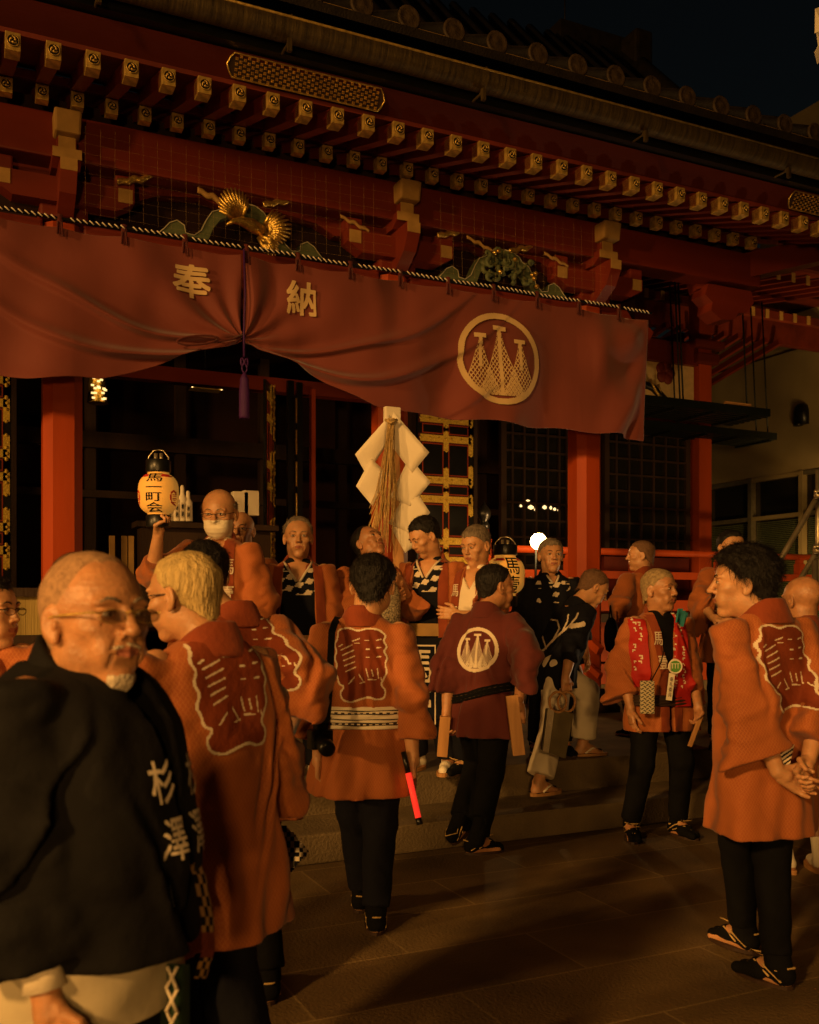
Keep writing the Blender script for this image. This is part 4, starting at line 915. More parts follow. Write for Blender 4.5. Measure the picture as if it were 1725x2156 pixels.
p = WY(380, 1100, 8.9); b = MB(); b.box(V3(p)+V3((.25, .05, -.03)), (1.3, .3, .05)); b.box(V3(p)+V3((.25, .1, -.5)), (1.2, .2, .9)); tagp(b.build('shelf', M['darkwood']), 'dark shelf inside the hall carrying the sake bottles', 'shelf')
for i, (px, py) in enumerate(((527, 1060), (505, 1062))):
    p = WY(px, py, 9.2); b = MB(); b.box(p, (.15, .1, .24), bev=.006); tagp(b.build('gift_box', M['paper']), ['pale gift box with its top right of the masked man, the right one', 'pale gift box directly behind the masked man, the left one'][i], 'box', 'pale boxes behind the masked man')
for i, px in enumerate((236, 262, 276)):
    p = WY(px, 1180, 8.6); b = MB(); b.box(V3(p), (.045, .03, .42)); tagp(b.build('paper_slip', M['cream']), ['narrow pale slat panel left of the two others in the dark hall', 'narrow pale slat panel in the middle of three in the dark hall', 'narrow pale slat panel right of the two others in the dark hall'][i], 'panel', 'pale slats in the dark hall')
# small white zigzag paper at the top right corner
b = MB(); d = 5.5
for q in (((1717, 18), (1735, 12), (1735, 62), (1716, 70)), ((1720, 70), (1735, 60), (1735, 95), (1724, 105)), ((1716, 110), (1726, 92), (1735, 120), (1722, 135))):
    vs = [b.bm.verts.new(W(x, y, d+.02*k)) for k, (x, y) in enumerate(q)]; b.bm.faces.new(vs)
o = b.build('paper_streamer', M['paper']); o.modifiers.new('s', 'SOLIDIFY').thickness = .003; tagp(o, 'white folded paper streamer cut by the top right corner', 'streamer')
b = MB(); b.tube([W(1732, -140, d), W(1730, 25, d)], .008, 6); tagp(b.build('cord', M['straw']), 'cord holding the paper streamer at the top right corner', 'cord')
# ============================================================ PEOPLE
def yawm(a): c, s = math.cos(a), math.sin(a); return np.array([[c, -s, 0], [s, c, 0], [0, 0, 1.]])
def head_sdf(P, o):
    wd = o.get('wide', 1.); X = P.copy(); X[..., 0] = X[..., 0]/wd
    xa = np.abs(X[..., 0]); A = np.stack([xa, X[..., 1], X[..., 2]], -1)
    d = ell(X, (0, -.014, .034), (.076, .094, .086))
    d = smin(d, ell(X, (0, .018, .028), (.066, .074, .070)), .03)
    jw = o.get('jaw', 1.); ns = o.get('nose', 0.); d = smin(d, ell(X, (0, .022, -.042), (.055*jw, .066, .070)), .03)
    d = smin(d, ell(A, (.040*jw, .002, -.062), (.020*jw, .034, .030)), .03)
    d = smin(d, ell(X, (0, .064, -.098), (.026, .024, .020)), .028)
    d = smin(d, ell(A, (.040*o.get('cheek', 1.), .060, -.016), (.022, .022, .016)), .022)
    d = smin(d, ell(A, (.029, .082, .028), (.025, .012, .008)), .014)
    d = smin(d, ell(A, (.028, .068, -.052), (.022, .022, .025)), .02)
    d = smax(d, -ell(A, (.031, .102, .010), (.020, .017, .013)), .012)
    d = smin(d, ell(A, (.031, .079, .010), (.0155, .0115, .0095)), .004)
    d = smin(d, ell(A, (.031, .083, .0155), (.017, .010, .0035)), .003)
    d = smin(d, cap(X, (0, .086, .026), (0, .106+ns, -.018), .0075, .0115), .009)
    d = smin(d, ell(X, (0, .109+ns, -.0215), (.0115+ns*.3, .0105, .009)), .006)
    d = smin(d, ell(A, (.0125, .096, -.0255), (.0075, .010, .0075)), .005)
    d = smax(d, -ell(A, (.0065, .106, -.031), (.0038, .006, .004)), .002)
    d = smin(d, ell(X, (0, .084, -.052), (.026, .012, .016)), .012)
    d = smin(d, cap(A, (0, .096, -.0495), (.019, .087, -.053), .0052, .003), .004)
    d = smin(d, cap(A, (0, .0945, -.0605), (.017, .086, -.058), .0062, .003), .004)
    d = smax(d, -cap(A, (0, .1015, -.0555), (.021, .091, -.056), .0026, .0018), .002)
    if o.get('age', 0):   # folds beside the nose and mouth, brow lines, sunk cheeks
        for a, b, r in (((.017, .097, -.026), (.030, .086, -.052), .0030), ((.027, .087, -.060), (.030, .080, -.078), .0024), ((.018, .094, -.004), (.040, .082, -.008), .0022)):
            d = smax(d, -cap(A, a, b, r*o['age'], r*.6), .006)
        for z in (.052, .063, .074): d = d+.0005*o['age']*np.exp(-((X[..., 2]-z-.003*np.cos(X[..., 0]*60))/.0025)**2)*(X[..., 1] > .05)
        d = d+.0022*np.exp(-((A-np.array([.047, .052, -.045]))**2).sum(-1)/.0004)
    E = rotm('Z', -18)@rotm('X', -10)
    Rm = rotm('Z', 22)
    e = ell(A, (.079, -.006, -.004), (.0085, .019, .031), Rm); e = smax(e, -ell(A, (.0865, -.002, .000), (.0055, .0105, .019), Rm), .004)
    e = smin(e, ell(A, (.078, .000, -.030), (.006, .009, .009)), .006); e = smin(e, ell(A, (.0805, .007, -.006), (.004, .005, .007)), .004)
    d = smin(d, e, .006)
    nk = o['neck']; d = smin(d, cap(X, (0, -.018, -.06), nk, .050, .056), .03)
    d = smin(d, cap(X, (0, -.01, -.105), (nk[0], nk[1]+.035, nk[2]+.03), .020, .02), .03)
    return d
def hairline(P, k):
    y = P[..., 1]; z0 = {'full': (-.085, -.052, -.012, .020, .058, .070), 'short': (-.075, -.045, -.005, .030, .066, .076), 'bald': (-.070, -.045, -.008, .034, .20, .20), 'reced': (-.075, -.045, -.005, .034, .088, .105)}[k]
    return np.interp(y, (-.11, -.045, -.012, .022, .045, .08), z0)
def hair_mesh(o, h, off=0):
    st = o['hair']; t = o.get('ht', .008); g = grid((-.11, -.135, -.12), (.11, .12, .165), h)
    wd = o.get('wide', 1.); X = g.copy(); X[..., 0] /= wd; A = np.abs(X[..., 0])
    sk = smin(ell(X, (0, -.014, .034), (.076, .094, .086)), ell(X, (0, .018, .028), (.066, .074, .070)), .03)
    sk = smin(sk, cap(X, (0, -.045, -.02), (0, -.052, -.075), .052, .046), .03)
    taper = np.clip((X[..., 2]+.03)/.09, .18, 1)*t
    r = np.random.RandomState(o.get('seed', 1)); wv = 0
    for i in range(5): q = r.randn(3)*(55+25*i); wv = wv+np.sin(g@q+r.rand()*6)/(1+.4*i)
    hl = hairline(X, st if st in ('full', 'short', 'bald', 'reced') else 'short'); ramp = .12+.88*smooth01((X[..., 2]-hl)/.035); d = sk-taper*ramp-.0011*wv*min(1.6, t/.008)*ramp
    if o.get('spike'): d = d-.004*np.maximum(0, np.sin(g@np.array([160, 70, 0]))*np.sin(g@np.array([-60, 150, 0])))*(X[..., 2] > .08)
    cut = (hl-X[..., 2])*.8+.0035*wv
    ear = ell(np.stack([A, X[..., 1], X[..., 2]], -1), (.078, -.004, -.006), (.03, .021, .034))
    d = smax(d, cut, .004); d = smax(d, -ear, .004)
    if st == 'bald': d = smax(d, (X[..., 2]-(.052-.12*np.clip(-X[..., 1]-.05, 0, 1)))*.8, .006)
    d = smax(d, -(sk+.006), .002)
    return snet(d, (-.11, -.135, -.12), h)
def strands(V, Q, n, L, w_, seed, comb=(0, -.35, -.8), lift=.35):
    """fine hairs lying over the hair surface: thin two-step blades"""
    r = np.random.RandomState(seed); P = V[Q]; a = P[:, 1]-P[:, 0]; b = P[:, 2]-P[:, 0]; nn = np.cross(a, b); ar = np.linalg.norm(nn, axis=1); pick = r.choice(len(Q), n, p=ar/ar.sum()); nv = nn[pick]/ar[pick][:, None]
    uv = r.dirichlet((1, 1, 1, 1), n); p0 = (P[pick]*uv[:, :, None]).sum(1); c = np.array(comb)+r.randn(n, 3)*.45; c = c-nv*(c*nv).sum(1)[:, None]; c /= np.linalg.norm(c, axis=1)[:, None]+1e-6
    l = L*(.5+r.rand(n))[:, None]; side = np.cross(nv, c)*w_; lf = lift*(.4+r.rand(n))[:, None]
    p0 = p0-nv*.001; p1 = p0+(c+nv*lf)*l*.5; p2 = p1+(c+nv*lf*.3+np.array([0, 0, -.15]))*l*.5
    VV = np.concatenate([p0-side, p0+side, p1-side*.8, p1+side*.8, p2-side*.2, p2+side*.2]); i = np.arange(n)
    QQ = np.concatenate([np.stack([i, i+n, i+3*n, i+2*n], 1), np.stack([i+2*n, i+3*n, i+5*n, i+4*n], 1)]); return VV, QQ
def smooth01(x): x = np.clip(x, 0, 1); return x*x*(3-2*x)
PROF = {  # z/H, half width, half depth, y offset  (at H = 1.68)
 'happi': [(.860, .045, .045, -.03), (.842, .075, .062, -.02), (.828, .110, .076, -.015), (.812, .148, .090, -.012), (.792, .172, .102, -.01), (.76, .186, .116, 0), (.70, .190, .128, .005), (.63, .190, .136, .01), (.595, .185, .134, .01), (.572, .176, .130, .01), (.548, .184, .134, .01), (.50, .205, .148, .005), (.42, .222, .158, 0), (.30, .238, .168, 0), (.10, .26, .18, 0)],
 'inner': [(.850, .045, .04, -.02), (.835, .085, .06, -.01), (.815, .14, .085, -.005), (.78, .17, .100, 0), (.70, .180, .118, .006), (.60, .172, .120, .010), (.56, .168, .118, .010), (.50, .180, .128, .005), (.42, .190, .135, 0), (.1, .20, .15, 0)],
}
def stack(P, prof, H, k=1., grow=0., dk=1.):
    s = H/1.68; z = P[..., 2]/H; a = np.array(prof)[::-1]
    hw = np.interp(z, a[:, 0], a[:, 1])*s*k+grow; hd = np.interp(z, a[:, 0], a[:, 2])*s*k*dk+grow; yo = np.interp(z, a[:, 0], a[:, 3])*s
    q = (np.abs(P[..., 0]/hw)**2.4+np.abs((P[..., 1]-yo)/hd)**2.4)**(1/2.4)
    return (q-1)*np.minimum(hw, hd)*.9
def bend(P, zh, lean, side=0.):
    """undo a forward (and sideways) lean: returns points in the upright frame"""
    if not lean and not side: return P
    h = np.maximum(0, P[..., 2]-zh); Q = P.copy(); c = math.cos(lean)
    Q[..., 1] -= math.tan(lean)*h; Q[..., 0] -= math.tan(side)*h; Q[..., 2] = P[..., 2]+h*(1/c-1); return Q
def unbend(p, zh, lean, side=0.):
    p = np.array(p, float); h = max(0, p[2]-zh)*math.cos(lean); return np.array([p[0]+math.tan(side)*h, p[1]+math.tan(lean)*h, zh+h if p[2] > zh else p[2]])
def ik(S, Wt, l1, l2, hint):
    S = np.array(S); Wt = np.array(Wt, float); d = Wt-S; L = np.linalg.norm(d)
    if L > (l1+l2)*.995: Wt = S+d/L*(l1+l2)*.995; d = Wt-S; L = np.linalg.norm(d)
    a = (l1*l1-l2*l2+L*L)/(2*L); h = math.sqrt(max(0, l1*l1-a*a)); u = d/L; hv = np.array(hint, float); hv = hv-u*(hv@u); hv = nz(hv)
    return S+u*a+hv*h, Wt
def hand_prims(Wp, d, nrm, thumb, s, curl, spread=.0):
    """palm + five fingers. d: finger direction, nrm: palm normal (fingers curl toward it), thumb: unit side vector"""
    d = nz(d); nrm = np.array(nrm, float); nrm = nz(nrm-d*(nrm@d)); th = np.cross(nrm, d); th = th if th@np.array(thumb) > 0 else -th
    pr = []; pl = .088*s
    pr.append((Wp, Wp+d*.03*s, .026*s, .029*s))
    for t in (.028, .010, -.010, -.026): pr.append((Wp+d*.02*s+th*t*.7*s, Wp+d*pl+th*t*1.05*s, .0165*s, .0125*s))
    for i, (t, L) in enumerate(((.029, .070), (.0105, .079), (-.009, .073), (-.027, .057))):
        p = Wp+d*pl+th*t*s; a = 0; c = curl if np.isscalar(curl) else curl[i]; dd = nz(d+th*spread*(1.5-i)*.3)
        for j, f in enumerate((.46, .30, .24)):
            a += c*(.8, 1.05, .8)[j]; v = dd*math.cos(a)+nrm*math.sin(a); q = p+v*L*f*s
            pr.append((p, q, (.0092-.0012*j)*s, (.0085-.0012*j)*s)); p = q
    c = curl if np.isscalar(curl) else np.mean(curl)
    p = Wp+d*.025*s+th*.024*s; v = nz(d*.75+th*.75+nrm*.25); q = p+v*.042*s; pr.append((p, q, .0135*s, .0105*s)); v2 = nz(d*(.95-.2*c)+th*(.35-.5*c)+nrm*(.25+.5*c)); q2 = q+v2*.030*s; pr.append((q, q2, .0102*s, .009*s)); q3 = q2+nz(v2*.9+nrm*.35*c-th*.3*c)*.024*s; pr.append((q2, q3, .009*s, .0075*s))
    return pr
def sdf_caps(pr, h, k, pad=.02):
    A = np.array([p[0] for p in pr]+[p[1] for p in pr]); r = max(max(p[2], p[3]) for p in pr)
    lo = A.min(0)-r-pad; hi = A.max(0)+r+pad; g = grid(lo, hi, h); d = None
    for a, b, ra, rb in pr: c = cap(g, a, b, ra, rb); d = c if d is None else smin(d, c, k)
    return snet(d, lo, h)
def sleeve(P, A, B, a0, a1, b0, b1, wide, off1, cut=True, hollow=.05):
    A = np.array(A, float); B = np.array(B, float); ax = nz(B-A); L = np.linalg.norm(B-A); wv = np.array(wide, float); wv = nz(wv-ax*(wv@ax)); n = np.cross(ax, wv)
    Q = P-A; t = Q@ax; tt = np.clip(t/L, 0, 1); a = a0+(a1-a0)*tt; b = b0+(b1-b0)*tt; u = (Q@wv-off1*tt)/a; v = (Q@n)/b
    q = (np.abs(u)**2.6+np.abs(v)**2.6)**(1/2.6); m = np.minimum(a, b); d = (q-1)*m*.8
    d = smax(d, -t-.03, .03)
    if cut:
        d = np.maximum(d, t-L)
        if hollow: d = np.maximum(d, -np.maximum((q-1)*m*.8+.014, L-hollow-t))
    else: d = smax(d, t-L-.04, .03)
    return d
PEOPLE = []
def person(label, px, D, top, floor, face, head=None, H=None, **o):
    """px,D: where the body axis stands; top: display y of the crown; face/head: degrees, 0 looks at the camera, 90 to picture right"""
    p0 = W(px, HY, D); Ht = (H0+(HY-top)/F*D)-floor
    lean = math.radians(o.get('lean', 0)); side = math.radians(o.get('side', 0))
    H = H or Ht; s = H/1.68; hk = o.get('hk', 1.04)*s; zh = .53*H
    R0 = lambda a: (lambda f: np.stack([np.cross(f, [0, 0, 1.]), f, np.array([0, 0, 1.])], 1))(-CF*math.cos(math.radians(a))+CR*math.sin(math.radians(a)))
    R = R0(face); root = np.array([p0[0], p0[1], floor]); hc = o.get('res', .0045)
    det = o.get('det', 1)
    mats = o.get('mats', {}); skin = M[o.get('skin', 'skin')]
    def toR(V): return V@R.T
    body = bpy.data.objects.new('person', bpy.data.meshes.new('person')); COL.objects.link(body); body.location = root
    tagp(body, label, 'person', o.get('group'))
    def child(name, VQ, m, parent=None, uv=True, local=True, mi=None, smooth=True, lab=None, world=False):
        V, Q = VQ
        me = mesh_np(name, toR(V) if local else V, Q, smooth, mi)
        if uv: box_uv(me, (R[:, 0], R[:, 1]))
        ob = bpy.data.objects.new(name, me); COL.objects.link(ob); ob.parent = parent or body
        for q in (m if isinstance(m, list) else [m]): me.materials.append(q)
        if lab: ob['label'] = lab
        return ob
    def mbchild(name, mb, m, parent=None, local=True):
        for v in mb.bm.verts:
            if local: v.co = V3(R@np.array(v.co))
        me = mb.mesh(name); ob = bpy.data.objects.new(name, me); COL.objects.link(ob); ob.parent = parent or body
        for q in (m if isinstance(m, list) else [m]): me.materials.append(q)
        return ob
    # ---- head
    hz = H-.120*hk
    neckb = unbend((0, -.035*s, .815*H), zh, lean, side)
    hp = unbend((0, .0, hz), zh, lean, side)+np.array(o.get('hoff', (0, 0, 0)))
    ha = 0 if head is None else (head-face); Rh = yawm(-math.radians(-ha)) if False else None
    Rh = R.T@R0(head if head is not None else face); Rh = Rh@rotm('X', -o.get('nod', 0))@rotm('Y', o.get('roll', 0))
    nk = Rh.T@(neckb-hp)/hk; ho = dict(o.get('fc', {})); ho['neck'] = tuple(nk); rf = np.random.RandomState(abs(int(px*13)) % 9999)
    for k_, a_, b_ in (('jaw', .88, 1.14), ('nose', -.004, .006), ('cheek', .88, 1.15)): ho.setdefault(k_, rf.uniform(a_, b_))
    lo = np.minimum((-.105, -.125, -.14), nk-.07); hi = np.maximum((.105, .135, .135), nk+.07); h_ = hc/hk
    g = grid(lo, hi, h_); V, Q = snet(head_sdf(g, ho), lo, h_)
    # lips coloured by place
    Fc = V[Q].mean(1); lipm = (np.abs(Fc[:, 0]) < .022) & (np.abs(Fc[:, 2]+.0555) < .0085-.18*np.abs(Fc[:, 0])) & (Fc[:, 1] > .088)
    Vh = (V*hk)@Rh.T+hp; parts = [(Vh, Q)]; nf_head = len(Q)
    def surf_y(x, z):
        ys = np.linspace(.13, 0, 260); pp = np.stack([np.full(260, x), ys, np.full(260, z)], -1); dd = head_sdf(pp, ho); i = np.argmax(dd < 0); return ys[i]
    toH = lambda P: (np.asarray(P, float)*hk)@Rh.T+hp
    # ---- torso, arms, legs of the body
    g = None; lo = np.array([-.24*s, -.20, .44*H]); hi = np.array([.24*s, .22, .87*H])
    if lean: hi[1] += math.tan(lean)*.35*H; lo[1] -= .02
    if lean < 0: lo[1] += math.tan(lean)*.35*H
    g = grid(lo, hi, .014); d = stack(bend(g, zh, lean, side), [(z, a-.022, b_-.022, y) for z, a, b_, y in PROF['inner']], H); parts.append(snet(d, lo, .014))
    arms = []
    for sg, key in ((1, 'R'), (-1, 'L')):
        a = dict(o.get(key, {})); S = unbend((sg*.165*s, -.005, .798*H), zh, lean, side); wt = a.get('w', (sg*.26*s, .06, .47*H+.0)); wt = np.array(wt, float)
        E, Wp = ik(S, wt, .175*H, .155*H, a.get('hint', (sg*.5, -1, -.2))); fd = nz(Wp-E); hd = a.get('hd', fd); hn = a.get('hn', (-sg, .1, 0)); tb = a.get('th', (0, 1, .2))
        pr = [(S, E, .048*s, .042*s), (E, E+(Wp-E)*.35, .042*s, .043*s), (E+(Wp-E)*.35, Wp, .043*s, .027*s)]
        if a.get('hand', True) is False: parts.append(sdf_caps(pr, .014, .02))
        else:
            parts.append(sdf_caps([(S, E, .048*s, .042*s)], .014, .02))
            hp_ = hand_prims(Wp, hd, hn, tb, s*1.03, a.get('curl', .35), a.get('spread', .3))
            parts.append(sdf_caps(pr[1:]+hp_, min(hc, .0045), .006))
        arms.append((sg, S, E, Wp, nz(Wp-E), a))
    legs = []
    for sg, key in ((1, 'fR'), (-1, 'fL')):
        f = o.get(key, {}); ft = np.array(f.get('p', (sg*.11, 0, 0)), float); fy = math.radians(f.get('yaw', -sg*12)); hip = np.array([sg*.09*s, 0, .52*H])
        an = ft+np.array([0, -.03, .085*s]); Kn, an2 = ik(hip, an, .245*H, .235*H, (0, 1, .05)); legs.append((sg, hip, Kn, an2, ft+(an2-an)*np.array([1, 1, 1]), fy, f))
    showlegs = o.get('legs', True)
    if showlegs:
        for sg, hip, Kn, an, ft, fy, f in legs:
            pt = f.get('pitch', 0); Fy = yawm(fy)@rotm('X', -pt); tr = lambda q: Fy@np.array(q)*s+ft
            pr = [(hip, Kn, .075*s, .055*s), (Kn, Kn+(an-Kn)*.35, .055*s, .055*s), (Kn+(an-Kn)*.35, an, .055*s, .036*s), (an, tr((0, -.055, .04)), .036*s, .036*s), (an, tr((0, .06, .045)), .034*s, .030*s), (tr((0, -.055, .036)), tr((.0, .12, .022)), .032*s, .020*s), (tr((0, -.03, .03)), tr((-.02, .125, .02)), .028*s, .019*s), (tr((0, -.03, .03)), tr((.022, .11, .02)), .028*s, .018*s)]
            parts.append(sdf_caps(pr, .009, .02))
    V, Q = join(parts); me = mesh_np('person', toR(V), Q, True, np.concatenate([lipm.astype(np.int32), np.zeros(len(Q)-nf_head, np.int32)]))
    old = body.data; body.data = me; bpy.data.meshes.remove(old); me.materials.append(skin); me.materials.append(M['lip'])
    # ---- hair, brows, eyes, glasses
    fc = o.get('fc', {}); hm = M[fc.get('hm', 'hairblack')]
    if fc.get('hair', 'short') != 'none':
        ho2 = dict(fc); ho2.setdefault('hair', 'short'); Vq, Qq = hair_mesh(ho2, max(.0035, hc)/hk)
        if len(Qq):
            nn = int(fc.get('ns', 5000 if hc < .004 else (3500 if D < 5 else 1500))); hl_ = fc.get('hl', .010+fc.get('ht', .008)*.9)
            VV, QQ = join([(Vq, Qq), strands(Vq, Qq, nn, hl_, .0005 if D < 3 else .0008, abs(int(px)), lift=fc.get('lift', .45))]); child('hair', (toH(VV), QQ), hm, uv=False)
    fwd = (R@Rh)[:, 1]; tocam = -nz(np.array([p0[0], p0[1], 0]))
    if fwd@tocam > -.45:
        for sx in (1, -1):
            y = surf_y(.031*sx, .009)
            b = MB(); b.lathe((0, 0, 0), [(.0008, -.0050), (.0095, -.0030), (.0125, 0), (.0095, .0026), (.0008, .0042)], 16)
            for v in b.bm.verts: q = v.co.copy(); v.co = V3(toH((.031*sx+q.x*.98*ho.get('wide', 1), y-.0022+q.y*.35, .0085+q.z)))
            mbchild('eye', b, M['eyew'] if det else M['eyeb'])
            b = MB(); b.lathe((0, 0, 0), [(.0005, -.0042), (.0036, -.0026), (.0044, 0), (.0036, .0024), (.0005, .004)], 12)
            gx = o.get('gaze', 0)*.004
            for v in b.bm.verts: q = v.co.copy(); v.co = V3(toH((.031*sx+q.x+gx, y-.0022+.0042+q.y*.5, .0088+q.z)))
            mbchild('iris', b, M['eyeb'])
            b = MB(); b.tube([V3(toH((sx*x, surf_y(sx*x, z)+.0008, z))) for x, z in ((.016, .0105), (.024, .0145), (.034, .0148), (.044, .0105))], [.0008*hk, .0016*hk, .0016*hk, .0008*hk], 5); mbchild('eyelid_line', b, M['eyeb'])
            b = MB(); bt = fc.get('brow', .0026); b.tube([V3(toH((sx*x, surf_y(sx*x, z)+.001, z))) for x, z in ((.013, .028), (.022, .033), (.034, .035), (.048, .029))], [bt*.7*hk, bt*hk, bt*hk, bt*.4*hk], 6); mbchild('eyebrow', b, M[fc.get('bm', fc.get('hm', 'hairblack'))])
    if fc.get('beard'):   # short goatee and moustache
        g = grid((-.06, .02, -.14), (.06, .13, -.03), .003); d = head_sdf(g, ho); r = np.random.RandomState(3); wv = sum(np.sin(g@(r.randn(3)*(150+60*i)))*.6 for i in range(4)); A_ = np.abs(g[..., 0])
        reg = np.minimum(np.maximum(A_-.026, np.maximum(g[..., 2]+.092, .05-g[..., 1])), np.maximum(A_-.026, np.abs(g[..., 2]+.0415+A_*.25)-.0028)); q = smax(d-.0035-.0012*wv, reg*.8+.0012*wv, .003); q = np.maximum(q, -(d+.002)); Vq, Qq = snet(q, (-.06, .02, -.14), .003); child('beard', (toH(Vq), Qq), M['hairwhite'], uv=False)
    if fc.get('glasses'):
        b = MB(); yl = surf_y(.031, .009)+.016; G = lambda P: V3(toH(P))
        for sx in (1, -1):
            lens = [(sx*(.033+.024*math.cos(a)*(1+.12*abs(math.cos(a)))), yl-.010*(1-math.cos(math.asin(min(1, abs(.9*math.cos(a)))))) if False else yl-.004*(math.cos(a)*sx*sx > .5), .004+.0115*math.sin(a)) for a in np.linspace(0, 6.2832, 25)]
            b.tube([G(p) for p in lens], (.0007 if fc['glasses'] == 'gold' else .0012)*hk, 5, False)
            b.tube([G((sx*.057, yl-.002, .010)), G((sx*.070, yl-.016, .011)), G((sx*.079, .03, .010)), G((sx*.080, -.005, .008)), G((sx*.079, -.022, -.010))], .0018*hk, 5)
        b.tube([G((-.009, yl, .010)), G((0, yl+.002, .013)), G((.009, yl, .010))], .0014*hk, 5); gl = mbchild('glasses', b, M['black'] if fc['glasses'] != 'gold' else M['goldold'])
        if 'tlens' not in M: M['tlens'] = mat('tinted_lens', (.05, .025, .012), .08, vary=.05, bump=0, spec=.7); M['tlens'].node_tree.nodes['Principled BSDF'].inputs['Alpha'].default_value = .62
        if fc.get('tint'):
            for sx in (1, -1):
                b = MB(); b.grid(lambda u, v: G((sx*(.033+.0255*(2*u-1)*math.sqrt(max(0, 1-.45*(2*v-1)**2))), yl-.0005+.002*(1-(2*u-1)**2), .004+.0110*(2*v-1)*math.sqrt(max(0, 1-.45*(2*u-1)**2)))), 8, 8); mbchild('lens', b, M['tlens'], gl)
    if fc.get('mask'):
        g = grid((-.09, -.02, -.135), (.09, .135, .02), .0035); d = head_sdf(g, ho); xx = g[..., 0]; zz = g[..., 2]
        bulge = ell(g, (0, .052, -.062), (.060, .062, .052)); q = smin(d-.002, bulge, .02)
        reg = np.maximum(np.maximum(zz+.016+.25*np.abs(xx)**1.3, -.118-zz+.3*np.abs(xx)**1.2), .012-g[..., 1]+0*xx); q = smax(q-.0015*np.sin(zz*300)*(np.abs(xx) < .05)*.5, reg, .003); q = np.maximum(q, -(d+.003)); mk = child('face_mask', (lambda r_: (toH(r_[0]), r_[1]))(snet(q, (-.09, -.02, -.135), .0035)), M['paper'], uv=False)
        b = MB()
        for sx in (1, -1):
            b.tube([V3(toH(p)) for p in ((sx*.056, .03, -.04), (sx*.072, .005, -.01), (sx*.082, -.015, .015), (sx*.080, -.02, -.01), (sx*.066, .0, -.05), (sx*.05, .03, -.09))], .0014*hk, 5)
        mbchild('ear_loop', b, M['paper'], mk)
    if o.get('band'):
        bm_, z0, z1, gr = o['band']; n1 = 72; V = []; Qs = []
        for j in range(9):
            z = (z0+(z1-z0)*j/8)*H
            for i in range(n1):
                t = 2*math.pi*i/n1; dv = np.array([math.sin(t), math.cos(t), 0]); aa = (.175+gr)*s; bb = (.135+gr*1.6)*s
                V.append(np.array([0, .02, z])+dv/((abs(dv[0])/aa)**2.3+(abs(dv[1])/bb)**2.3)**(1/2.3)*(1+.012*math.sin(7*t+j*.9)))
        for j in range(8):
            for i in range(n1): a_ = j*n1+i; b2 = j*n1+(i+1) % n1; Qs.append((a_, b2, b2+n1, a_+n1))
        child('belly_band', (np.array(V), np.array(Qs)[:, ::-1]), M[bm_], uv=False)
    # ---- trousers and footwear
    if showlegs and o.get('trousers', 'blackmat'):
        pr = []; lw = o.get('lw', 1.); tl = o.get('tl', .93)
        lo = []; allp = []
        for sg, hip, Kn, an, ft, fy, f in legs:
            allp += [(hip+[0, 0, .02], Kn, .100*s*lw, .078*s*lw), (Kn, Kn+(an-Kn)*tl, .078*s*lw, .062*s*lw*o.get('cuff', 1.))]
        A_ = np.array([q[0] for q in allp]+[q[1] for q in allp]); lo = A_.min(0)-.15; hi = A_.max(0)+.15; hi[2] = .60*H; g = grid(lo, hi, .0105); d = None
        for a, b_, ra, rb in allp: c = cap(g, a, b_, ra, rb); d = c if d is None else smin(d, c, .02)
        d = smin(d, ell(g, (0, 0, .53*H), (.165*s, .115*s, .10*s)), .04)
        d = d+folds(g, hash(label) % 991 if False else int(px) % 991, .0042, 26, 14)
        for sg, hip, Kn, an, ft, fy, f in legs:
            e = Kn+(an-Kn)*tl; ax = nz(an-Kn); near = np.linalg.norm(g-e, axis=-1) < .16; d = np.where(near & ((g-e)@ax > 0), np.maximum(d, (g-e)@ax), d)
        child('trousers', snet(d, lo, .0105), M[o.get('trousers', 'blackmat')])
    fw = o.get('shoes', 'tabi')
    if showlegs and fw:
        for sg, hip, Kn, an, ft, fy, f in legs:
            pt = f.get('pitch', 0); Fy = yawm(fy)@rotm('X', -pt); tr = lambda q: V3(Fy@np.array(q)*s+ft)
            if fw == 'tabi':
                T_ = lambda q: np.array(tr(q)); pr = [(an+(Kn-an)*.34, an, .050*s, .046*s), (an+(Kn-an)*.12, T_((0, -.05, .05)), .046*s, .043*s), (T_((0, -.055, .045)), T_((-.0, .06, .045)), .042*s, .036*s), (T_((-.018*-sg*-1, .04, .036)), T_((.026*-sg, .135, .026)), .034*s, .022*s), (T_((.0, .04, .034)), T_((.012*sg, .125, .026)), .034*s, .024*s)]
                tb = child('split_toe_sock', sdf_caps(pr, .006, .012), M['blackmat'])
                b = MB()
                b.tube([tr(q) for q in ((.04, -.07, .03), (.048, 0, .075), (.0, .035, .088), (-.048, 0, .075), (-.04, -.07, .03))], .0038*s, 6); b.tube([tr(q) for q in ((.045, -.02, .04), (.02, .06, .075), (0, .115, .045), (-.02, .06, .075), (-.045, -.02, .04))], .0038*s, 6); b.tube([tr(q) for q in ((-.046, -.05, .07), (0, -.1, .085), (.046, -.05, .07), (.02, .02, .095), (-.02, .02, .095), (-.046, -.05, .07))], .0038*s, 6)
                b.tube([tr(q) for q in ((.01, .035, .095), (.05, .06, .115), (.02, .03, .10), (-.03, .07, .11), (0, .03, .095))], .004*s, 5)
                mbchild('straw_cord', b, M['straw'], tb)
                b = MB(); b.prism([(.052*s*math.cos(a), .033*s+.125*s*math.sin(a)) for a in np.linspace(0, 6.28, 17)[:-1]], (0, 0, 0), (1, 0, 0), (0, 1, 0), .014*s)
                for v in b.bm.verts: v.co = tr(np.array(v.co)/s)
                mbchild('sole', b, M['darkwood'], tb)
            else:
                cm = {'setta': M['blackmat'], 'white': M['paper'], 'sneaker': M['paper']}[fw]
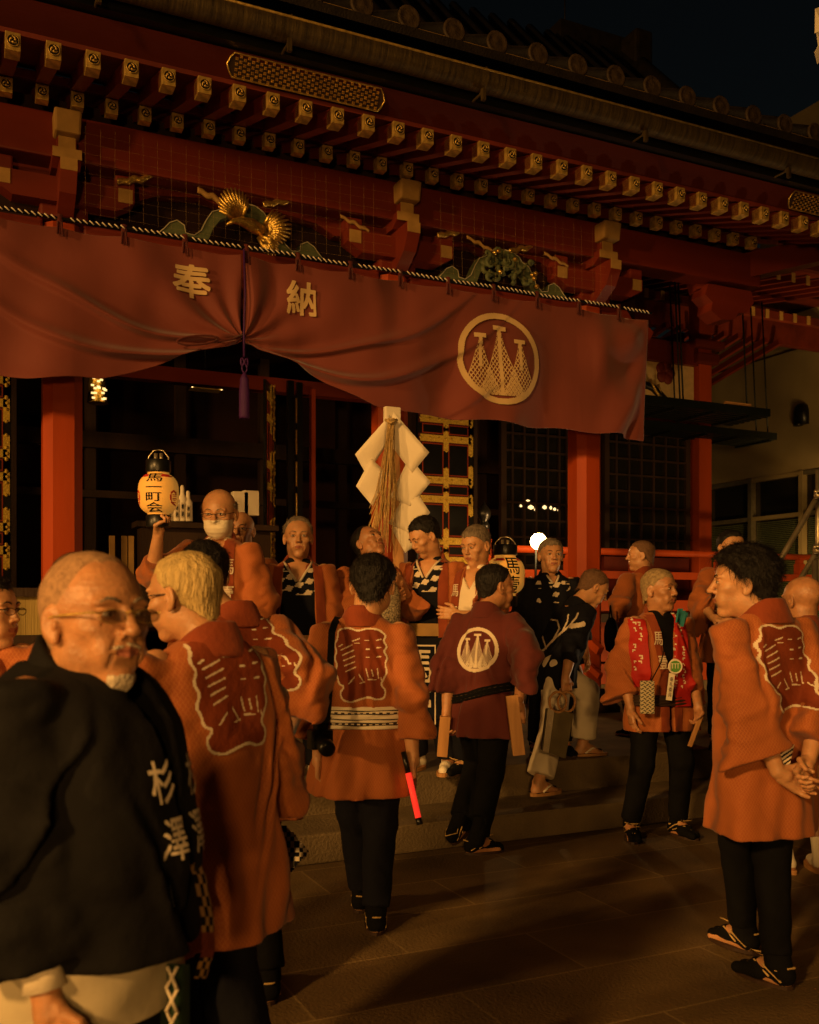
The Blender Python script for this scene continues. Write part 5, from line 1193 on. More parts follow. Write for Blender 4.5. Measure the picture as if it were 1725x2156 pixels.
                b = MB(); b.prism([(.054*s*math.cos(a)*(1+.12*math.sin(a)), .033*s+.140*s*math.sin(a)) for a in np.linspace(0, 6.28, 21)[:-1]], (0, 0, 0), (1, 0, 0), (0, 1, 0), .024*s)
                for v in b.bm.verts: v.co = tr(np.array(v.co)/s)
                sl = mbchild('sandal_sole', b, M['wood'])
                if fw in ('white', 'sneaker'):
                    T_ = lambda q: np.array(tr(q)); pr = [(an+(Kn-an)*.30, T_((0, -.045, .06)), .044*s, .042*s), (T_((0, -.055, .05)), T_((0, .06, .05)), .040*s, .036*s), (T_((0, .03, .045)), T_((0, .125, .036)), .038*s, .030*s)]; child('white_sock', sdf_caps(pr, .007, .012), M['paper'])
                else:
                    b = MB(); b.grid(lambda u, v: tr(((u-.5)*(.075-.02*v), .02+.10*v, .028+.030*math.sin(u*3.14)*(1-.3*v)+.004)), 8, 6); b.grid(lambda u, v: tr(((u-.5)*.1, -.09+.11*v, .026)), 4, 4); mbchild('sandal_upper', b, M['blackmat'], sl)
                    b = MB()
                    for q in (1, -1): b.tube([tr(p) for p in ((q*.046, -.03, .03), (q*.036, .03, .062), (q*.012, .075, .060), (0, .095, .035))], .0075*s, 6)
                    mbchild('pale_thong', b, M['paper'], sl)
    # ---- inner garment
    if o.get('inner'):
        lo = np.array([-.26*s, -.22, o.get('ihem', .44)*H]); hi = np.array([.26*s, .24, .88*H]);
        if lean > 0: hi[1] += math.tan(lean)*.36*H
        g = grid(lo, hi, .009); Bq = bend(g, zh, lean, side); d = stack(Bq, PROF['inner'], H)+folds(Bq, 77, .003, 30, 10)
        vz = o.get('vneck', .745)*H; w_ = np.clip((Bq[..., 2]-vz)*.62, -1, 1); wed = np.maximum(np.abs(Bq[..., 0])-w_, .03-Bq[..., 1]); d = smax(d, -wed, .004); ic = snet(d, lo, .009); inn = child('shirt', ic, M[o['inner']])
        if o.get('vedge'):
            bv = bvh_of(*ic); b = MB()
            for q in (1, -1): b.tube([V3(unbend((q*((z_*H-vz)*.62+.002), 0, z_*H), zh, lean, side))+V3((0, .0, 0)) if False else V3(np.array(bv.ray_cast(V3(unbend((q*((z_*H-vz)*.62+.006), .0, z_*H), zh, lean, side)+np.array([0, .5, 0])), V3((0, -1, 0)))[0] or (0, .08, z_*H))) for z_ in np.linspace(o.get('vneck', .745)+.004, .83, 8)], .008, 6)
            mbchild('white_edge', b, M['white'], inn)
            if o['vedge'] == 'pat':
                X, Y = np.meshgrid(np.linspace(-1, 1, 46), np.linspace(-1, 1, 30)); lab = -np.ones(X.shape, int)
                lab[(np.abs(X) < .9) & (((np.floor(X*3.3+Y*1.3)+np.floor(Y*2.2-X)) % 3) == 0)] = 0; lab[np.abs(Y+.85-.12*np.abs(X)) < .05] = 0
                pf = projector(bv, unbend((0, .1, .755*H), zh, lean, side), (-1, 0, 0), (0, 0, 1), .32*s, .17*s); lg = label_grid('tmp', lab, pf, M['white'], None)
                if lg: me = lg.data; co = np.array([v.co for v in me.vertices]); fc_ = [tuple(p.vertices) for p in me.polygons]; bpy.data.objects.remove(lg); child('white_pattern', (co, np.array(fc_)), M['white'], inn, uv=False)
    # ---- coat with sleeves
    if o.get('coat'):
        cm = M[o['coat']]; hem = o.get('hem', .37)*H; hh = o.get('cres', .0085); wk = o.get('wk', 1.); cov = o.get('cov', .62)
        sl = []
        for sg, S, E, Wp, fd, a in arms:
            cv = a.get('cov', cov); C = E+(Wp-E)*cv; wide = np.array(a.get('wide', (sg*.5, -.5, -.6)), float); cw = a.get('cw', .105)*s
            sl.append((sg, S, E, C, wide, cw))
        pts = np.array([q for t in sl for q in (t[2], t[3], t[3]+nz(t[4])*t[5])]); lo = np.minimum(pts.min(0)-.16, (-.30*s*wk, -.26, hem-.03)); hi = np.maximum(pts.max(0)+.16, (.30*s*wk, .28, .87*H)); hi[2] = max(.885*H, pts.max(0)[2]+.15); lo[2] = min(hem-.03, pts.min(0)[2]-.14)
        if lean > 0: hi[1] = max(hi[1], .22+math.tan(lean)*.33*H)
        g = grid(lo, hi, hh); Bq = bend(g, zh, lean, side); sd = int(px*7) % 977
        tor = stack(Bq, PROF['happi'], H, wk, 0, o.get('dk', 1.)); r = np.random.RandomState(sd)
        # hanging folds below the sash, slack above it
        th = np.arctan2(Bq[..., 0], Bq[..., 1]); zb_ = Bq[..., 2]/H
        tor = tor+.011*o.get('fold', 1)*np.sin(th*5+r.rand()*6+2*np.sin(zb_*7))*np.clip((.56-zb_)*6, 0, 1)+.004*np.sin(th*11+zb_*9+r.rand()*6)*np.clip((.58-zb_)*6, 0, 1)
        if o.get('obi'): tor = tor-.012*np.exp(-((zb_-.617)/.022)**2)
        else: tor = tor-.012*np.exp(-((zb_-.575)/.05)**2)
        tor = np.maximum(tor, hem+o.get('hemtilt', 0)*g[..., 0]-g[..., 2])
        w_open = None
        if o.get('open'):
            zs = np.array([.1, .37, .56, .66, .76, .82, .88]); ws = np.array(o['open']); w_open = lambda z: np.interp(z/H, zs, ws*s)
            tor = smax(tor, -np.maximum(np.abs(Bq[..., 0])-w_open(Bq[..., 2]), .01-Bq[..., 1]), .004)
        tor = np.maximum(tor, Bq[..., 2]-.838*H)
        d = tor
        for sg, S, E, C, wide, cw in sl:
            a1 = sleeve(g, S, E, .066*s, .084*s, .066*s, .064*s, wide, .012*s, False); a2 = sleeve(g, E, C, .084*s, cw, .064*s, .050*s, wide, max(0, cw-.085*s), True, .05 if a.get('hollow') else 0)
            sv = smin(a1, a2, .035); sv = sv+folds(g, sd+sg, .0065, 17, 22); d = smin(d, sv, .012)
        rd = np.random.RandomState(sd+9)
        for _ in range(7):   # long creases dragged from shoulder and sash
            x0 = rd.uniform(-.22, .22)*s; sl_ = rd.uniform(-.5, .5); zc = rd.uniform(.45, .78)*H; ln = rd.uniform(.08, .22); yy_ = rd.choice([-1, 1]); q_ = Bq[..., 0]-x0-sl_*(Bq[..., 2]-zc); d = d+.012*np.exp(-(q_/.012)**2-((Bq[..., 2]-zc)/ln)**2)*(Bq[..., 1]*yy_ > 0)-.008*np.exp(-((q_-.022)/.014)**2-((Bq[..., 2]-zc)/ln)**2)*(Bq[..., 1]*yy_ > 0)
        d = d+folds(Bq, sd+5, .0060, 16, 5)*np.clip((.86-zb_)*10, .3, 1)
        CV, CQ = snet(d, lo, hh); coat = child('happi_coat', (CV, CQ), cm); bv = bvh_of(CV, CQ)
        # collar band round the neck
        z1 = .868*H; gl = np.array([-.12*s, -.14*s, .79*H]); gh = np.array([.12*s, .13*s, .90*H])
        if lean > 0: gh[1] += math.tan(lean)*.38*H
        if side: gl[0] -= .1; gh[0] += .1
        g2 = grid(gl, gh, .006); B2 = bend(g2, zh, lean, side); x, y, z = B2[..., 0]/s, (B2[..., 1]/s+.018), B2[..., 2]/H
        tt = np.clip((z-.80)/.07, 0, 1); a_ = .105-.045*tt; b_ = .095-.035*tt; sh = (np.sqrt((x/a_)**2+((y+.0)/b_)**2)-1)*.07
        cdist = np.abs(sh)-.010; top_ = .857-.45*np.clip(y+.02, -.03, .2); cdist = smax(cdist, (z-top_)*H, .006); cdist = smax(cdist, (.812-.5*np.clip(y, 0, .2)-z)*H, .006)
        if o.get('open'): cdist = smax(cdist, -np.maximum(np.abs(x)-.048, .02-y), .004)
        col = child('collar', snet(cdist, gl, .006), M[o.get('colm', 'happicol')])
        def decal(name, lab, c, ux, w_, h_, m, par=coat, off=.0035, uy=(0, 0, 1)):
            if len(np.shape(c)) and lean: c = unbend(c, zh, lean, side)
            lg = label_grid('tmp', lab, projector(bv, c, ux, uy, w_, h_, off), M['white'], None)
            if not lg: return None
            me = lg.data; co = np.array([v.co for v in me.vertices]); fq = np.array([tuple(p.vertices) for p in me.polygons]); mi = np.array([p.material_index for p in me.polygons]); bpy.data.objects.remove(lg)
            return child(name, (co, fq), m if isinstance(m, list) else [m], par, uv=False, mi=mi)
        up = (0, -math.sin(lean), math.cos(lean)) if False else (0, math.sin(lean), math.cos(lean))
        if o.get('crest') == 'kanji': decal('back_crest', crest_label(), (0, -.1, o.get('cz', .712)*H), (1, 0, 0), .25*s, .345*s, [M['crestred'], M['white']], uy=up)
        if o.get('crest') == 'net':
            n_ = 84; lab = net_label(n_, .075); decal('back_crest', lab, (0, -.1, .70*H), (1, 0, 0), .27*s, .27*s, [M['white']], uy=up)
        if w_open is not None and o.get('lapel', True):
            for q in (1, -1):
                zt, zl = .83*H, max(hem+.004, (.10)*H); n = 60
                def fn(u, v, q=q):
                    out = np.full((len(u), 3), np.nan)
                    for i in range(len(u)):
                        z = zt+(zl-zt)*v[i]; x = q*(w_open(z)+.004+u[i]*.058*s); p = unbend((x, 0, z), zh, lean, side); hit = bv.ray_cast(V3(p+np.array([0, .45, 0])), V3((0, -1, 0)), .8)
                        if hit[0] is not None: out[i] = np.array(hit[0])+[0, .007, 0]
                    return out
                lg = label_grid('tmp', np.zeros((n, 4), int), fn, M['white'], None)
                if lg:
                    me = lg.data; co = np.array([v.co for v in me.vertices]); fq = np.array([tuple(p.vertices) for p in me.polygons]); bpy.data.objects.remove(lg); lb = child('lapel', (co, fq if q < 0 else fq[:, ::-1]), M[o.get('colm', 'happicol')], coat, uv=False)
                    if o.get('lapeltext'):
                        for j, ch in enumerate(o['lapeltext']):
                            zc = (o.get('ltz', .742)-o.get('lts', .085)*j)*H; xc = q*(w_open(zc)+.034*s); decal('white_lettering', np.where(text_mask(ch, 40, .045), 0, -1), (xc, .1, zc), (-1, 0, 0), .062*s, .092*s, M['white'], lb, .012)
        if o.get('obi'):
            ob_ = o['obi']; z0, z1 = ob_.get('z', (.548, .588)); n1 = 72; V = []; Qs = []; nr = 20
            for j in range(nr+1):
                z = (z0+(z1-z0)*j/nr)*H
                for i in range(n1):
                    t = 2*math.pi*i/n1; dirv = np.array([math.sin(t), math.cos(t), 0]); c = unbend((0, .01, z+ob_.get('tilt', 0)*math.sin(t)*.2), zh, lean, side); hit = bv.ray_cast(V3(c+dirv*.6), V3(-dirv), .6)
                    st = stack(np.array([[0, 0, z]]), PROF['happi'], H); rr = None
                    aa = np.interp(z/H, [a_[0] for a_ in PROF['happi']][::-1], [a_[1] for a_ in PROF['happi']][::-1])*s*wk+.024; bb = np.interp(z/H, [a_[0] for a_ in PROF['happi']][::-1], [a_[2] for a_ in PROF['happi']][::-1])*s*wk+.010
                    rr = 1/((abs(dirv[0])/aa)**2.4+(abs(dirv[1])/bb)**2.4)**(1/2.4)+.003*math.sin(5*t+j); V.append(c+dirv*(rr+.004*math.sin(j/nr*3.14)))
            for j in range(nr):
                for i in range(n1): a_ = j*n1+i; b2 = j*n1+(i+1) % n1; Qs.append((a_, b2, b2+n1, a_+n1))
            mi = []
            for j in range(nr):
                for i in range(n1): mi.append(1 if (ob_.get('stripes') and (j in (3, 5, 8, 13, 16)) or (j in (4, 14) and i % 2)) else 0)
            ob = child('sash', (np.array(V), np.array(Qs)[:, ::-1]), [M[ob_['m']], M['darkwood']], coat, uv=False, mi=np.array(mi)); md = ob.modifiers.new('s', 'SOLIDIFY'); md.thickness = .006; md.offset = 0
        o['_decal'] = decal
    PEOPLE.append((body, R, root, H, arms, child, mbchild, toH, hk)); return dict(body=body, R=R, root=root, H=H, arms=arms, child=child, mb=mbchild, toH=toH, s=s, decal=o.get('_decal'), coat=locals().get('coat'), to=lambda q: R.T@(np.array(q)-root))
def to_local(px, py, D, P0px, P0D, face, floor):
    p0 = W(P0px, HY, P0D); root = np.array([p0[0], p0[1], floor]); f = -CF*math.cos(math.radians(face))+CR*math.sin(math.radians(face)); R = np.stack([np.cross(f, [0, 0, 1.]), f, np.array([0, 0, 1.])], 1)
    return R.T@(W(px, py, D)-root)
def L(px, py, D, base): return to_local(px, py, D, *base)
OPN = [.10, .085, .06, .055, .05, .05, .05]
K = {}
# -- the man nearest the camera
B1 = (168, 1.93, 74, 0)
K['fg'] = person('elderly man nearest the camera, tinted glasses, white goatee, dark coat, half turned to us', 168, 1.93, 1172, 0, 74, 52, H=1.60, res=.0026, skin='skintan', hk=1.19, nod=-3,
    fc=dict(hair='reced', hm='fuzz', ht=.0018, ns=9000, hl=.005, age=1.3, jaw=1., nose=.004, cheek=1.0, beard=True, glasses='gold', tint=True, wide=.98, brow=.003, bm='hairgrey'),
    coat='charcoal', colm='charcoal', hem=.497, wk=1.0, dk=1.66, cres=.008, cov=.8, trousers='blackmat', legs=True, hoff=(.02, .045, -.045), band=('bandw', .425, .51, .03),
    open=[.0, .0, .0, .01, .035, .05, .05], lapeltext='杉澤', ltz=.70, lts=.068, vneck=.78, inner='blackmat',
    R=dict(w=tuple(L(100, 2110, 1.72, B1)), hand=True, cov=.78, cw=.11, curl=.6, hint=(.3, -1, 0)), L=dict(w=(-.06, .16, .84), hand=False, cov=.3, cw=.08))
# -- bleached man with his back to us
K['bleach'] = person('bleached-hair man with glasses seen from behind in a long orange coat with back crest', 436, 2.62, 1163, 0, 226, 250, H=1.62, res=.0032, hk=1.02, nod=6, hoff=(-.03, .06, -.03),
    fc=dict(hair='short', hm='hairblond', ht=.007, hl=.009, glasses=True, wide=1.02), coat='happi', hem=.355, wk=1.06, cz=.755, crest='kanji', cres=.0075, trousers='navy', lw=1.15, cuff=1.6, tl=.9, shoes='white',
    R=dict(w=(.30, .16, .66), hand=False, cw=.12), L=dict(w=(-.30, .16, .66), hand=False, cw=.12))
K['p3'] = person('black-haired man behind the bleached-hair man, orange coat with back crest', 500, 3.55, 1138, 0, 212, 200, H=1.69, cz=.765, fc=dict(hair='full', hm='hairblack', ht=.014), coat='happi', hem=.40, crest='kanji', wk=1.04, cres=.010, hoff=(-.09, .05, -.01), lean=4, hk=1.0, R=dict(w=tuple(L(598, 1560, 3.45, (500, 3.55, 212, 0))), hd=(0, .2, -1), curl=.9, cw=.09, hint=(.1, -1, 0)), trousers='blackmat')
K['p20'] = person('man in orange coat almost wholly hidden behind the elderly man with the goatee', 160, 3.1, 1166, 0, 200, 200, fc=dict(hair='short', hm='hairstub', ht=.004), coat='happi', hem=.40, wk=1.12, cres=.012, trousers='blackmat')
K['p19'] = person('man with dark glasses and black hair cut by the left picture edge', -28, 3.0, 1212, 0, 75, 80, fc=dict(hair='short', ht=.012, glasses=True), coat='happi', hem=.40, wk=1.05, cres=.012, trousers='blackmat')
# -- men on the platform
BM = (462, 5.6, -12, Z2)
ml = L(333, 1112, 5.35, BM)
K['mask'] = person('bald man in glasses and a white face mask raising a paper lantern', 462, 5.6, 1031, Z2, -12, -4, nod=12, hk=1.12, fc=dict(hair='bald', hm='hairgrey', ht=.008, mask=True, glasses=True, age=.6, wide=1.05),
    coat='happi', hem=.40, open=[.14, .10, .08, .07, .065, .055, .05], inner='trouw', lapeltext='馬壹', trousers='blackmat', colm='happicol',
    R=dict(w=tuple(ml+np.array([0, 0, -.04])), hint=(.4, -.2, -1), hd=(-.2, .1, 1), hn=(-1, .1, 0), th=(0, 1, .3), curl=1.15, cov=.42, wide=(.1, 0, -1), cw=.13), L=dict(w=(-.28, .12, .85)))
K['p5'] = person('bald man with glasses peeping from behind the masked man', 508, 6.3, 1078, Z2, 0, -5, skin='skintan', fc=dict(hair='none', glasses=True, age=.8), coat='happi', hem=.40, cres=.012, open=OPN, inner='navy', trousers='blackmat')
K['stern'] = person('stern grey-haired man facing us, navy smock with white neck pattern under open orange coat', 628, 6.0, 1090, Z2, 6, 8, hk=1.10, fc=dict(hair='reced', hm='hairgrey', ht=.010, age=1.0, bm='hairgrey', wide=1.0),
    coat='happi', hem=.34, wk=1.02, open=[.13, .12, .115, .11, .10, .085, .06], inner='navy', vneck=.75, vedge='pat', trousers='navy', lw=1.15, colm='happicol', shoes='white')
K['lookup'] = person('man tipping his head back beneath the paper streamers, gripping the wooden pole', 776, 6.25, 1106, Z2, 22, 48, nod=-32, skin='skintan', hk=1.08, fc=dict(hair='reced', ht=.008, age=.8), coat='happi', hem=.36, open=[.12, .10, .09, .085, .08, .07, .05], inner='navy', vneck=.76, vedge='pat', trousers='navy',
    L=dict(w=tuple(L(846, 1232, 6.05, (776, 6.25, 22, Z2))), hint=(-.6, 0, -1), hd=(.55, .5, .35), hn=(.4, -.8, 0), th=(0, 0, 1), curl=.75, cw=.15), R=dict(w=tuple(L(815, 1262, 6.0, (776, 6.25, 22, Z2))), hint=(.6, 0, -1), hd=(-.75, .4, .2), hn=(.2, -1, .2), th=(0, 0, 1), curl=.9, cw=.14))
K['bow'] = person('black-haired man bowing his head beside the paper streamers, navy smock and patterned apron', 908, 6.3, 1088, Z2, -25, -62, nod=30, hk=1.04, fc=dict(hair='short', ht=.012), coat='happi', hem=.40, open=[.13, .12, .11, .10, .095, .085, .06], inner='navy', vneck=.755, vedge='pat', trousers='navy', lw=1.2, shoes='white', hoff=(.02, .05, -.01))
K['old'] = person('grey-haired old man in white shirt looking down, arm folded across orange coat', 1003, 6.15, 1108, Z2, -32, -42, nod=16, hk=1.10, fc=dict(hair='full', hm='hairgrey', ht=.008, age=1.0, bm='hairgrey'), coat='happi', hem=.40, open=[.11, .09, .07, .065, .06, .06, .055], inner='trouw', lapeltext='馬壹', trousers='navy',
    L=dict(w=(-.02, .26, 1.02), hint=(-.6, -.1, -1), hd=(.9, .3, .1), hn=(.2, -1, 0), th=(0, 0, 1), wide=(0, 0, -1), cw=.15))
K['navy'] = person('grey-haired man facing us in a navy coat with white-patterned collar by the pillar', 1160, 7.0, 1135, Z2, 8, 6, hk=1.10, fc=dict(hair='full', hm='hairgrey', ht=.008, age=.9, bm='hairblack', wide=1.05), coat='navy', colm='navy', hem=.36, open=[.05, .035, .03, .03, .03, .045, .05], inner='navy', vneck=.79, vedge='pat', trousers='blackmat')
K['bend'] = person('man climbing the step in a navy coat and white trousers carrying a striped bag', 1160, 6.7, 1212, .167, 112, 100, H=1.62, lean=27, nod=32, hk=1.08, fc=dict(hair='short', hm='hairstub', ht=.006, age=.8), coat='navy', colm='navy', hem=.445, wk=1.0, trousers='trouw', lw=1.12, cuff=1.35, tl=.86, shoes='setta', hoff=(0, .05, -.02),
    fR=dict(p=tuple(L(1140, 1683, 6.4, (1160, 6.7, 112, .167))*[1, 1, 0]), yaw=14), fL=dict(p=(-.12, .36, .208), yaw=-5),
    R=dict(w=tuple(L(1186, 1440, 6.35, (1160, 6.7, 112, .167))), hint=(.2, -1, 0), hd=(0, .1, -1), hn=(-1, 0, 0), th=(0, 1, 0), curl=1.2, cov=.55, cw=.12), L=dict(w=(-.30, .42, .78), hand=False))
K['maroon'] = person('man in maroon coat with round fishing-net crest seen from behind, hand at wooden clappers', 1018, 5.78, 1178, 0, 152, 112, H=1.70, lean=7, hk=1.10, skin='skintan', hoff=(.02, .05, 0), fc=dict(hair='short', ht=.007, wide=1.04), coat='maroon', colm='maroon', hem=.40, wk=1.05, crest='net', obi=dict(m='blackmat', z=(.535, .565), tilt=.25), trousers='blackmat', cov=.6,
    fR=dict(p=tuple(L(1010, 1275, 5.70, (1018, 5.78, 152, 0))*[1, 1, 0]), yaw=-42), fL=dict(p=tuple(L(972, 1275, 5.74, (1018, 5.78, 152, 0))*[1, 1, 0]+[0, 0, .10]), yaw=-20, pitch=-35), R=dict(w=tuple(L(1092, 1478, 5.6, (1018, 5.78, 152, 0))), hint=(.6, -.6, -.2), hd=(0, .05, -1), hn=(-.4, .9, 0), th=(-.8, .3, 0), curl=.55, cw=.115), L=dict(w=tuple(L(940, 1500, 5.75, (1018, 5.78, 152, 0))), hand=True, curl=.8, hd=(0, 0, -1), cw=.11))
K['centre'] = person('black-haired man seen from behind at centre, orange crested coat with striped sash, glowing red baton', 764, 4.38, 1192, 0, 178, 176, H=1.67, hk=1.10, nod=8, hoff=(.045, 0, 0), fc=dict(hair='full', ht=.014, wide=1.06), coat='happi', hem=.365, wk=1.02, crest='kanji', obi=dict(m='paper', z=(.545, .603), stripes=True), trousers='navy', lw=1.0, shoes='sneaker' if False else 'tabi', res=.004,
    fR=dict(p=tuple(L(790, 1275, 4.36, (762, 4.38, 178, 0))*[1, 1, 0]), yaw=6), fL=dict(p=tuple(L(764, 1275, 4.62, (762, 4.38, 178, 0))*[1, 1, 0]), yaw=-8),
    R=dict(w=tuple(L(868, 1592, 4.3, (762, 4.38, 178, 0))), hint=(.35, -1, 0), hd=(.05, .1, -1), hn=(-1, 0, .1), th=(0, 1, 0), curl=1.2, cw=.105, cov=.68), L=dict(w=tuple(L(668, 1606, 4.3, (762, 4.38, 178, 0))), hint=(-.35, -1, 0), hd=(0, .1, -1), hn=(1, 0, 0), curl=.8, cw=.115, cov=.68))
K['rail'] = person('shaven-headed man in orange coat at the railing with his face turned left', 1350, 8.0, 1139, Z2, 215, 262, hk=1.08, fc=dict(hair='short', hm='hairstub', ht=.005), coat='happi', hem=.42, wk=1.05, cres=.010, trousers='blackmat', L=dict(w=tuple(L(1312, 1330, 7.8, (1350, 8.0, 215, Z2))), hand=False, cw=.14, hint=(-1, -.4, .2)))
K['dark'] = person('stocky black-haired man behind the young man, fist at his waist, orange coat with white lettering', 1540, 7.3, 1118, Z2, -14, 14, hk=1.10, fc=dict(hair='short', ht=.010, wide=1.06), coat='happi', hem=.40, wk=1.12, open=[.10, .09, .075, .07, .065, .06, .055], inner='blackmat', vneck=.80, lapeltext='馬壹', obi=None, trousers='blackmat',
    R=dict(w=tuple(L(1500, 1300, 6.95, (1540, 7.3, -14, Z2))), hint=(1, 0, -.4), hd=(-.8, .5, -.2), hn=(0, -.5, -1), th=(0, 1, 1), curl=1.5, cw=.15, wide=(.2, 0, -1)))
K['front'] = person('bleached-hair man facing us in orange coat with red scarf, green round badge', 1388, 6.13, 1198, 0, 14, 42, H=1.68, hk=1.12, skin='skintan', fc=dict(hair='full', hm='hairsand', ht=.005, hl=.007, age=.5, bm='hairstub'), coat='happi', hem=.40, wk=1.03, open=[.012, .012, .012, .022, .045, .06, .055], inner='blackmat', vneck=.82, lapeltext='馬壹', obi=dict(m='darkwood', z=(.497, .535)), trousers='blackmat', lw=.95,
    fR=dict(p=(.20, .03, 0), yaw=-22), fL=dict(p=(-.13, .03, 0), yaw=14), R=dict(w=tuple(L(1328, 1490, 6.0, (1388, 6.13, 14, 0))), hd=(-.05, .15, -1), cw=.13, hint=(.4, -1, 0), cov=.68), L=dict(w=tuple(L(1470, 1482, 6.0, (1388, 6.13, 14, 0))), hint=(-.4, -1, 0), hd=(0, .1, -1), curl=.9, cw=.125, cov=.66))
YB_ = (1606, 3.82, 201, 0)
K['youth'] = person('young black-haired man at right with hands clasped behind his orange crested coat', 1606, 3.82, 1160, 0, 201, 256, H=1.70, res=.0032, hk=1.10, fc=dict(hair='full', hm='hairblack', ht=.030), coat='happi', hem=.335, wk=.95, crest='kanji', cres=.0075, trousers='blackmat', lw=.88, hoff=(-.06, .04, -.035), inner=None,
    fR=dict(p=tuple(L(1624, 1275, 3.74, YB_)*[1, 1, 0]), yaw=14), fL=dict(p=tuple(L(1556, 1275, 4.06, YB_)*[1, 1, 0]), yaw=10),
    L=dict(w=tuple(L(1640, 1632, 3.62, YB_)), hint=(-1, -.25, 0), hd=(.85, -.25, -.5), hn=(-.2, -1, .1), th=(0, -.2, 1), curl=.5, cov=.72, cw=.13, wide=(-.5, 0, -1)), R=dict(w=tuple(L(1702, 1600, 3.66, YB_)), hint=(1, -.25, 0), hd=(-.7, -.3, -.6), hn=(.2, -1, 0), th=(0, -.2, 1), curl=.7, cov=.72, cw=.13, wide=(.5, 0, -1)))
K['bald'] = person('clean-shaven bald man at the right edge, back turned, orange crested coat and white socks', 1690, 5.3, 1214, 0, 195, 205, fc=dict(hair='none', wide=1.05), hk=1.12, skin='skintan', coat='happi', hem=.42, crest='kanji', wk=1.05, cres=.010, trousers=None, shoes='white', nod=4,
    fR=dict(p=(.10, 0, 0), yaw=-20), fL=dict(p=(-.10, .05, 0), yaw=15))
# ============================================================ THINGS CARRIED AND WORN
def loc_decal(k, name, lab, px, py, D, w_, h_, m, off=.014, face=None):
    p = K[k]; c = p['to'](W(px, py, D)); fr = c[1] > 0
    return p['decal'](name, lab, (c[0], .1 if fr else -.1, c[2]), (-1, 0, 0) if fr else (1, 0, 0), w_, h_, m, p['coat'], off)
def full(r, c): return np.zeros((r, c), int)
# red glowing baton
M['redglow'] = mat('red_glow', (.8, .05, .03), .4, vary=0, bump=0, emit=((1, .035, .02), .85))
a, b_ = W(860, 1628, 4.25), W(881, 1722, 4.2); a0 = W(850, 1583, 4.27)
t = thing('light_baton', 'glowing red traffic baton hanging from the right hand of the man at centre', 'baton', tuple(a0))
b = MB(); b.tube([a, b_], .0135, 12); b.build('red_tube', M['redglow'], t); b = MB(); b.tube([a0, a], .012, 12); b.build('handle', M['black'], t); b = MB(); b.tube([b_, V3(b_)+(V3(b_)-V3(a)).normalized()*.03], .014, 12); b.build('end_cap', M['black'], t)
# camera on a shoulder strap
c = W(674, 1556, 4.16); t = thing('camera', 'black camera on a long strap at the left hip of the man at centre', 'camera', tuple(c))
b = MB(); b.box(c, (.10, .07, .085), None, .012); b.box(V3(c)+V3((0, 0, .055)), (.05, .05, .03), None, .008); b.build('body', M['black'], t); b = MB(); b.lathe(V3(c)+V3((.0, -.03, -.01)), [(.034, 0), (.036, .05), (.032, .075), (.02, .076)], 16, Matrix.Rotation(1.9, 3, 'X')); b.build('lens', M['black'], t)
b = MB(); pts = [W(x, y, d) for x, y, d in ((712, 1300, 4.42), (705, 1312, 4.27), (699, 1330, 4.225), (697, 1370, 4.20), (695, 1430, 4.19), (690, 1500, 4.17), (680, 1545, 4.15))]
for i in range(len(pts)-1): b.bar(pts[i], pts[i+1], .03, .006, up=tuple(-CF))
b.build('strap', M['blackmat'], t)
# phone
c = W(600, 1572, 3.42); t = thing('smartphone', 'phone with a lit screen low in the hand behind the bleached-hair man', 'phone', tuple(c)); R_ = Matrix.Rotation(.2, 3, 'Z') @ Matrix.Rotation(.25, 3, 'X')
b = MB(); b.box(c, (.075, .15, .009), R_, .003); b.build('case', M['black'], t); b = MB(); b.box(V3(c)+V3((0, 0, .0065)), (.068, .14, .002), R_); b.build('screen', mat('phone_screen', (.1, .3, .3), .3, vary=0, bump=0, emit=((.35, .9, .8), .8)), t)
# wooden clappers
def stick(label, A, B, wd, cat='wooden clapper', grp='wooden clappers carried by the men', m='wood'):
    b = MB(); b.bar(A, B, wd, wd*.8, up=tuple(CF), bev=.004); o = b.build('wooden_clapper', M[m], None); return tagp(o, label, cat, grp)
stick('pale wooden clapper block held upright in the right hand of the man in maroon', W(1078, 1464, 5.5), W(1093, 1590, 5.48), .068)
stick('darker wooden clapper block at the left hand of the man in maroon', W(938, 1508, 5.72), W(931, 1592, 5.74), .062)
stick('thin wooden clapper stick held by the front-facing bleached-hair man', W(1476, 1508, 5.95), W(1452, 1572, 5.92), .026)
# striped tote with ring handles
D = 6.22; t = thing('handbag', 'olive striped flat bag with round wooden handles held by the man on the step', 'bag', tuple(W(1172, 1590, D)))
q = [W(1141, 1580, D), W(1191, 1598, D), W(1209, 1502, D), W(1151, 1492, D)]; M['olive'] = mat('olive_cloth', (.11, .085, .04), .85, vary=.15, bump=.3)
b = MB(); b.hexa([q[0], q[1], q[1]+CF*.07, q[0]+CF*.07, q[3], q[2], q[2]+CF*.05, q[3]+CF*.05], .006); b.build('cloth', M['olive'], t); b = MB()
for i in range(7):
    u = .06+i*.035; A, B = q[0]*(1-u)+q[1]*u, q[3]*(1-u)+q[2]*u; b.tube([A-CF*.004, B-CF*.004], .0022, 4)
b.build('pale_stripe', M['trouw'], t)
for dx in (-8, 10):
    b = MB(); cc = W(1183+dx, 1478, D+.02+.002*dx); b.tube([V3(cc)+V3(CR)*.055*math.cos(s_)+V3((0, 0, .065*math.sin(s_))) for s_ in np.linspace(0, 6.283, 25)], .0085, 8, False); b.build('ring_handle', M['wood'], t)
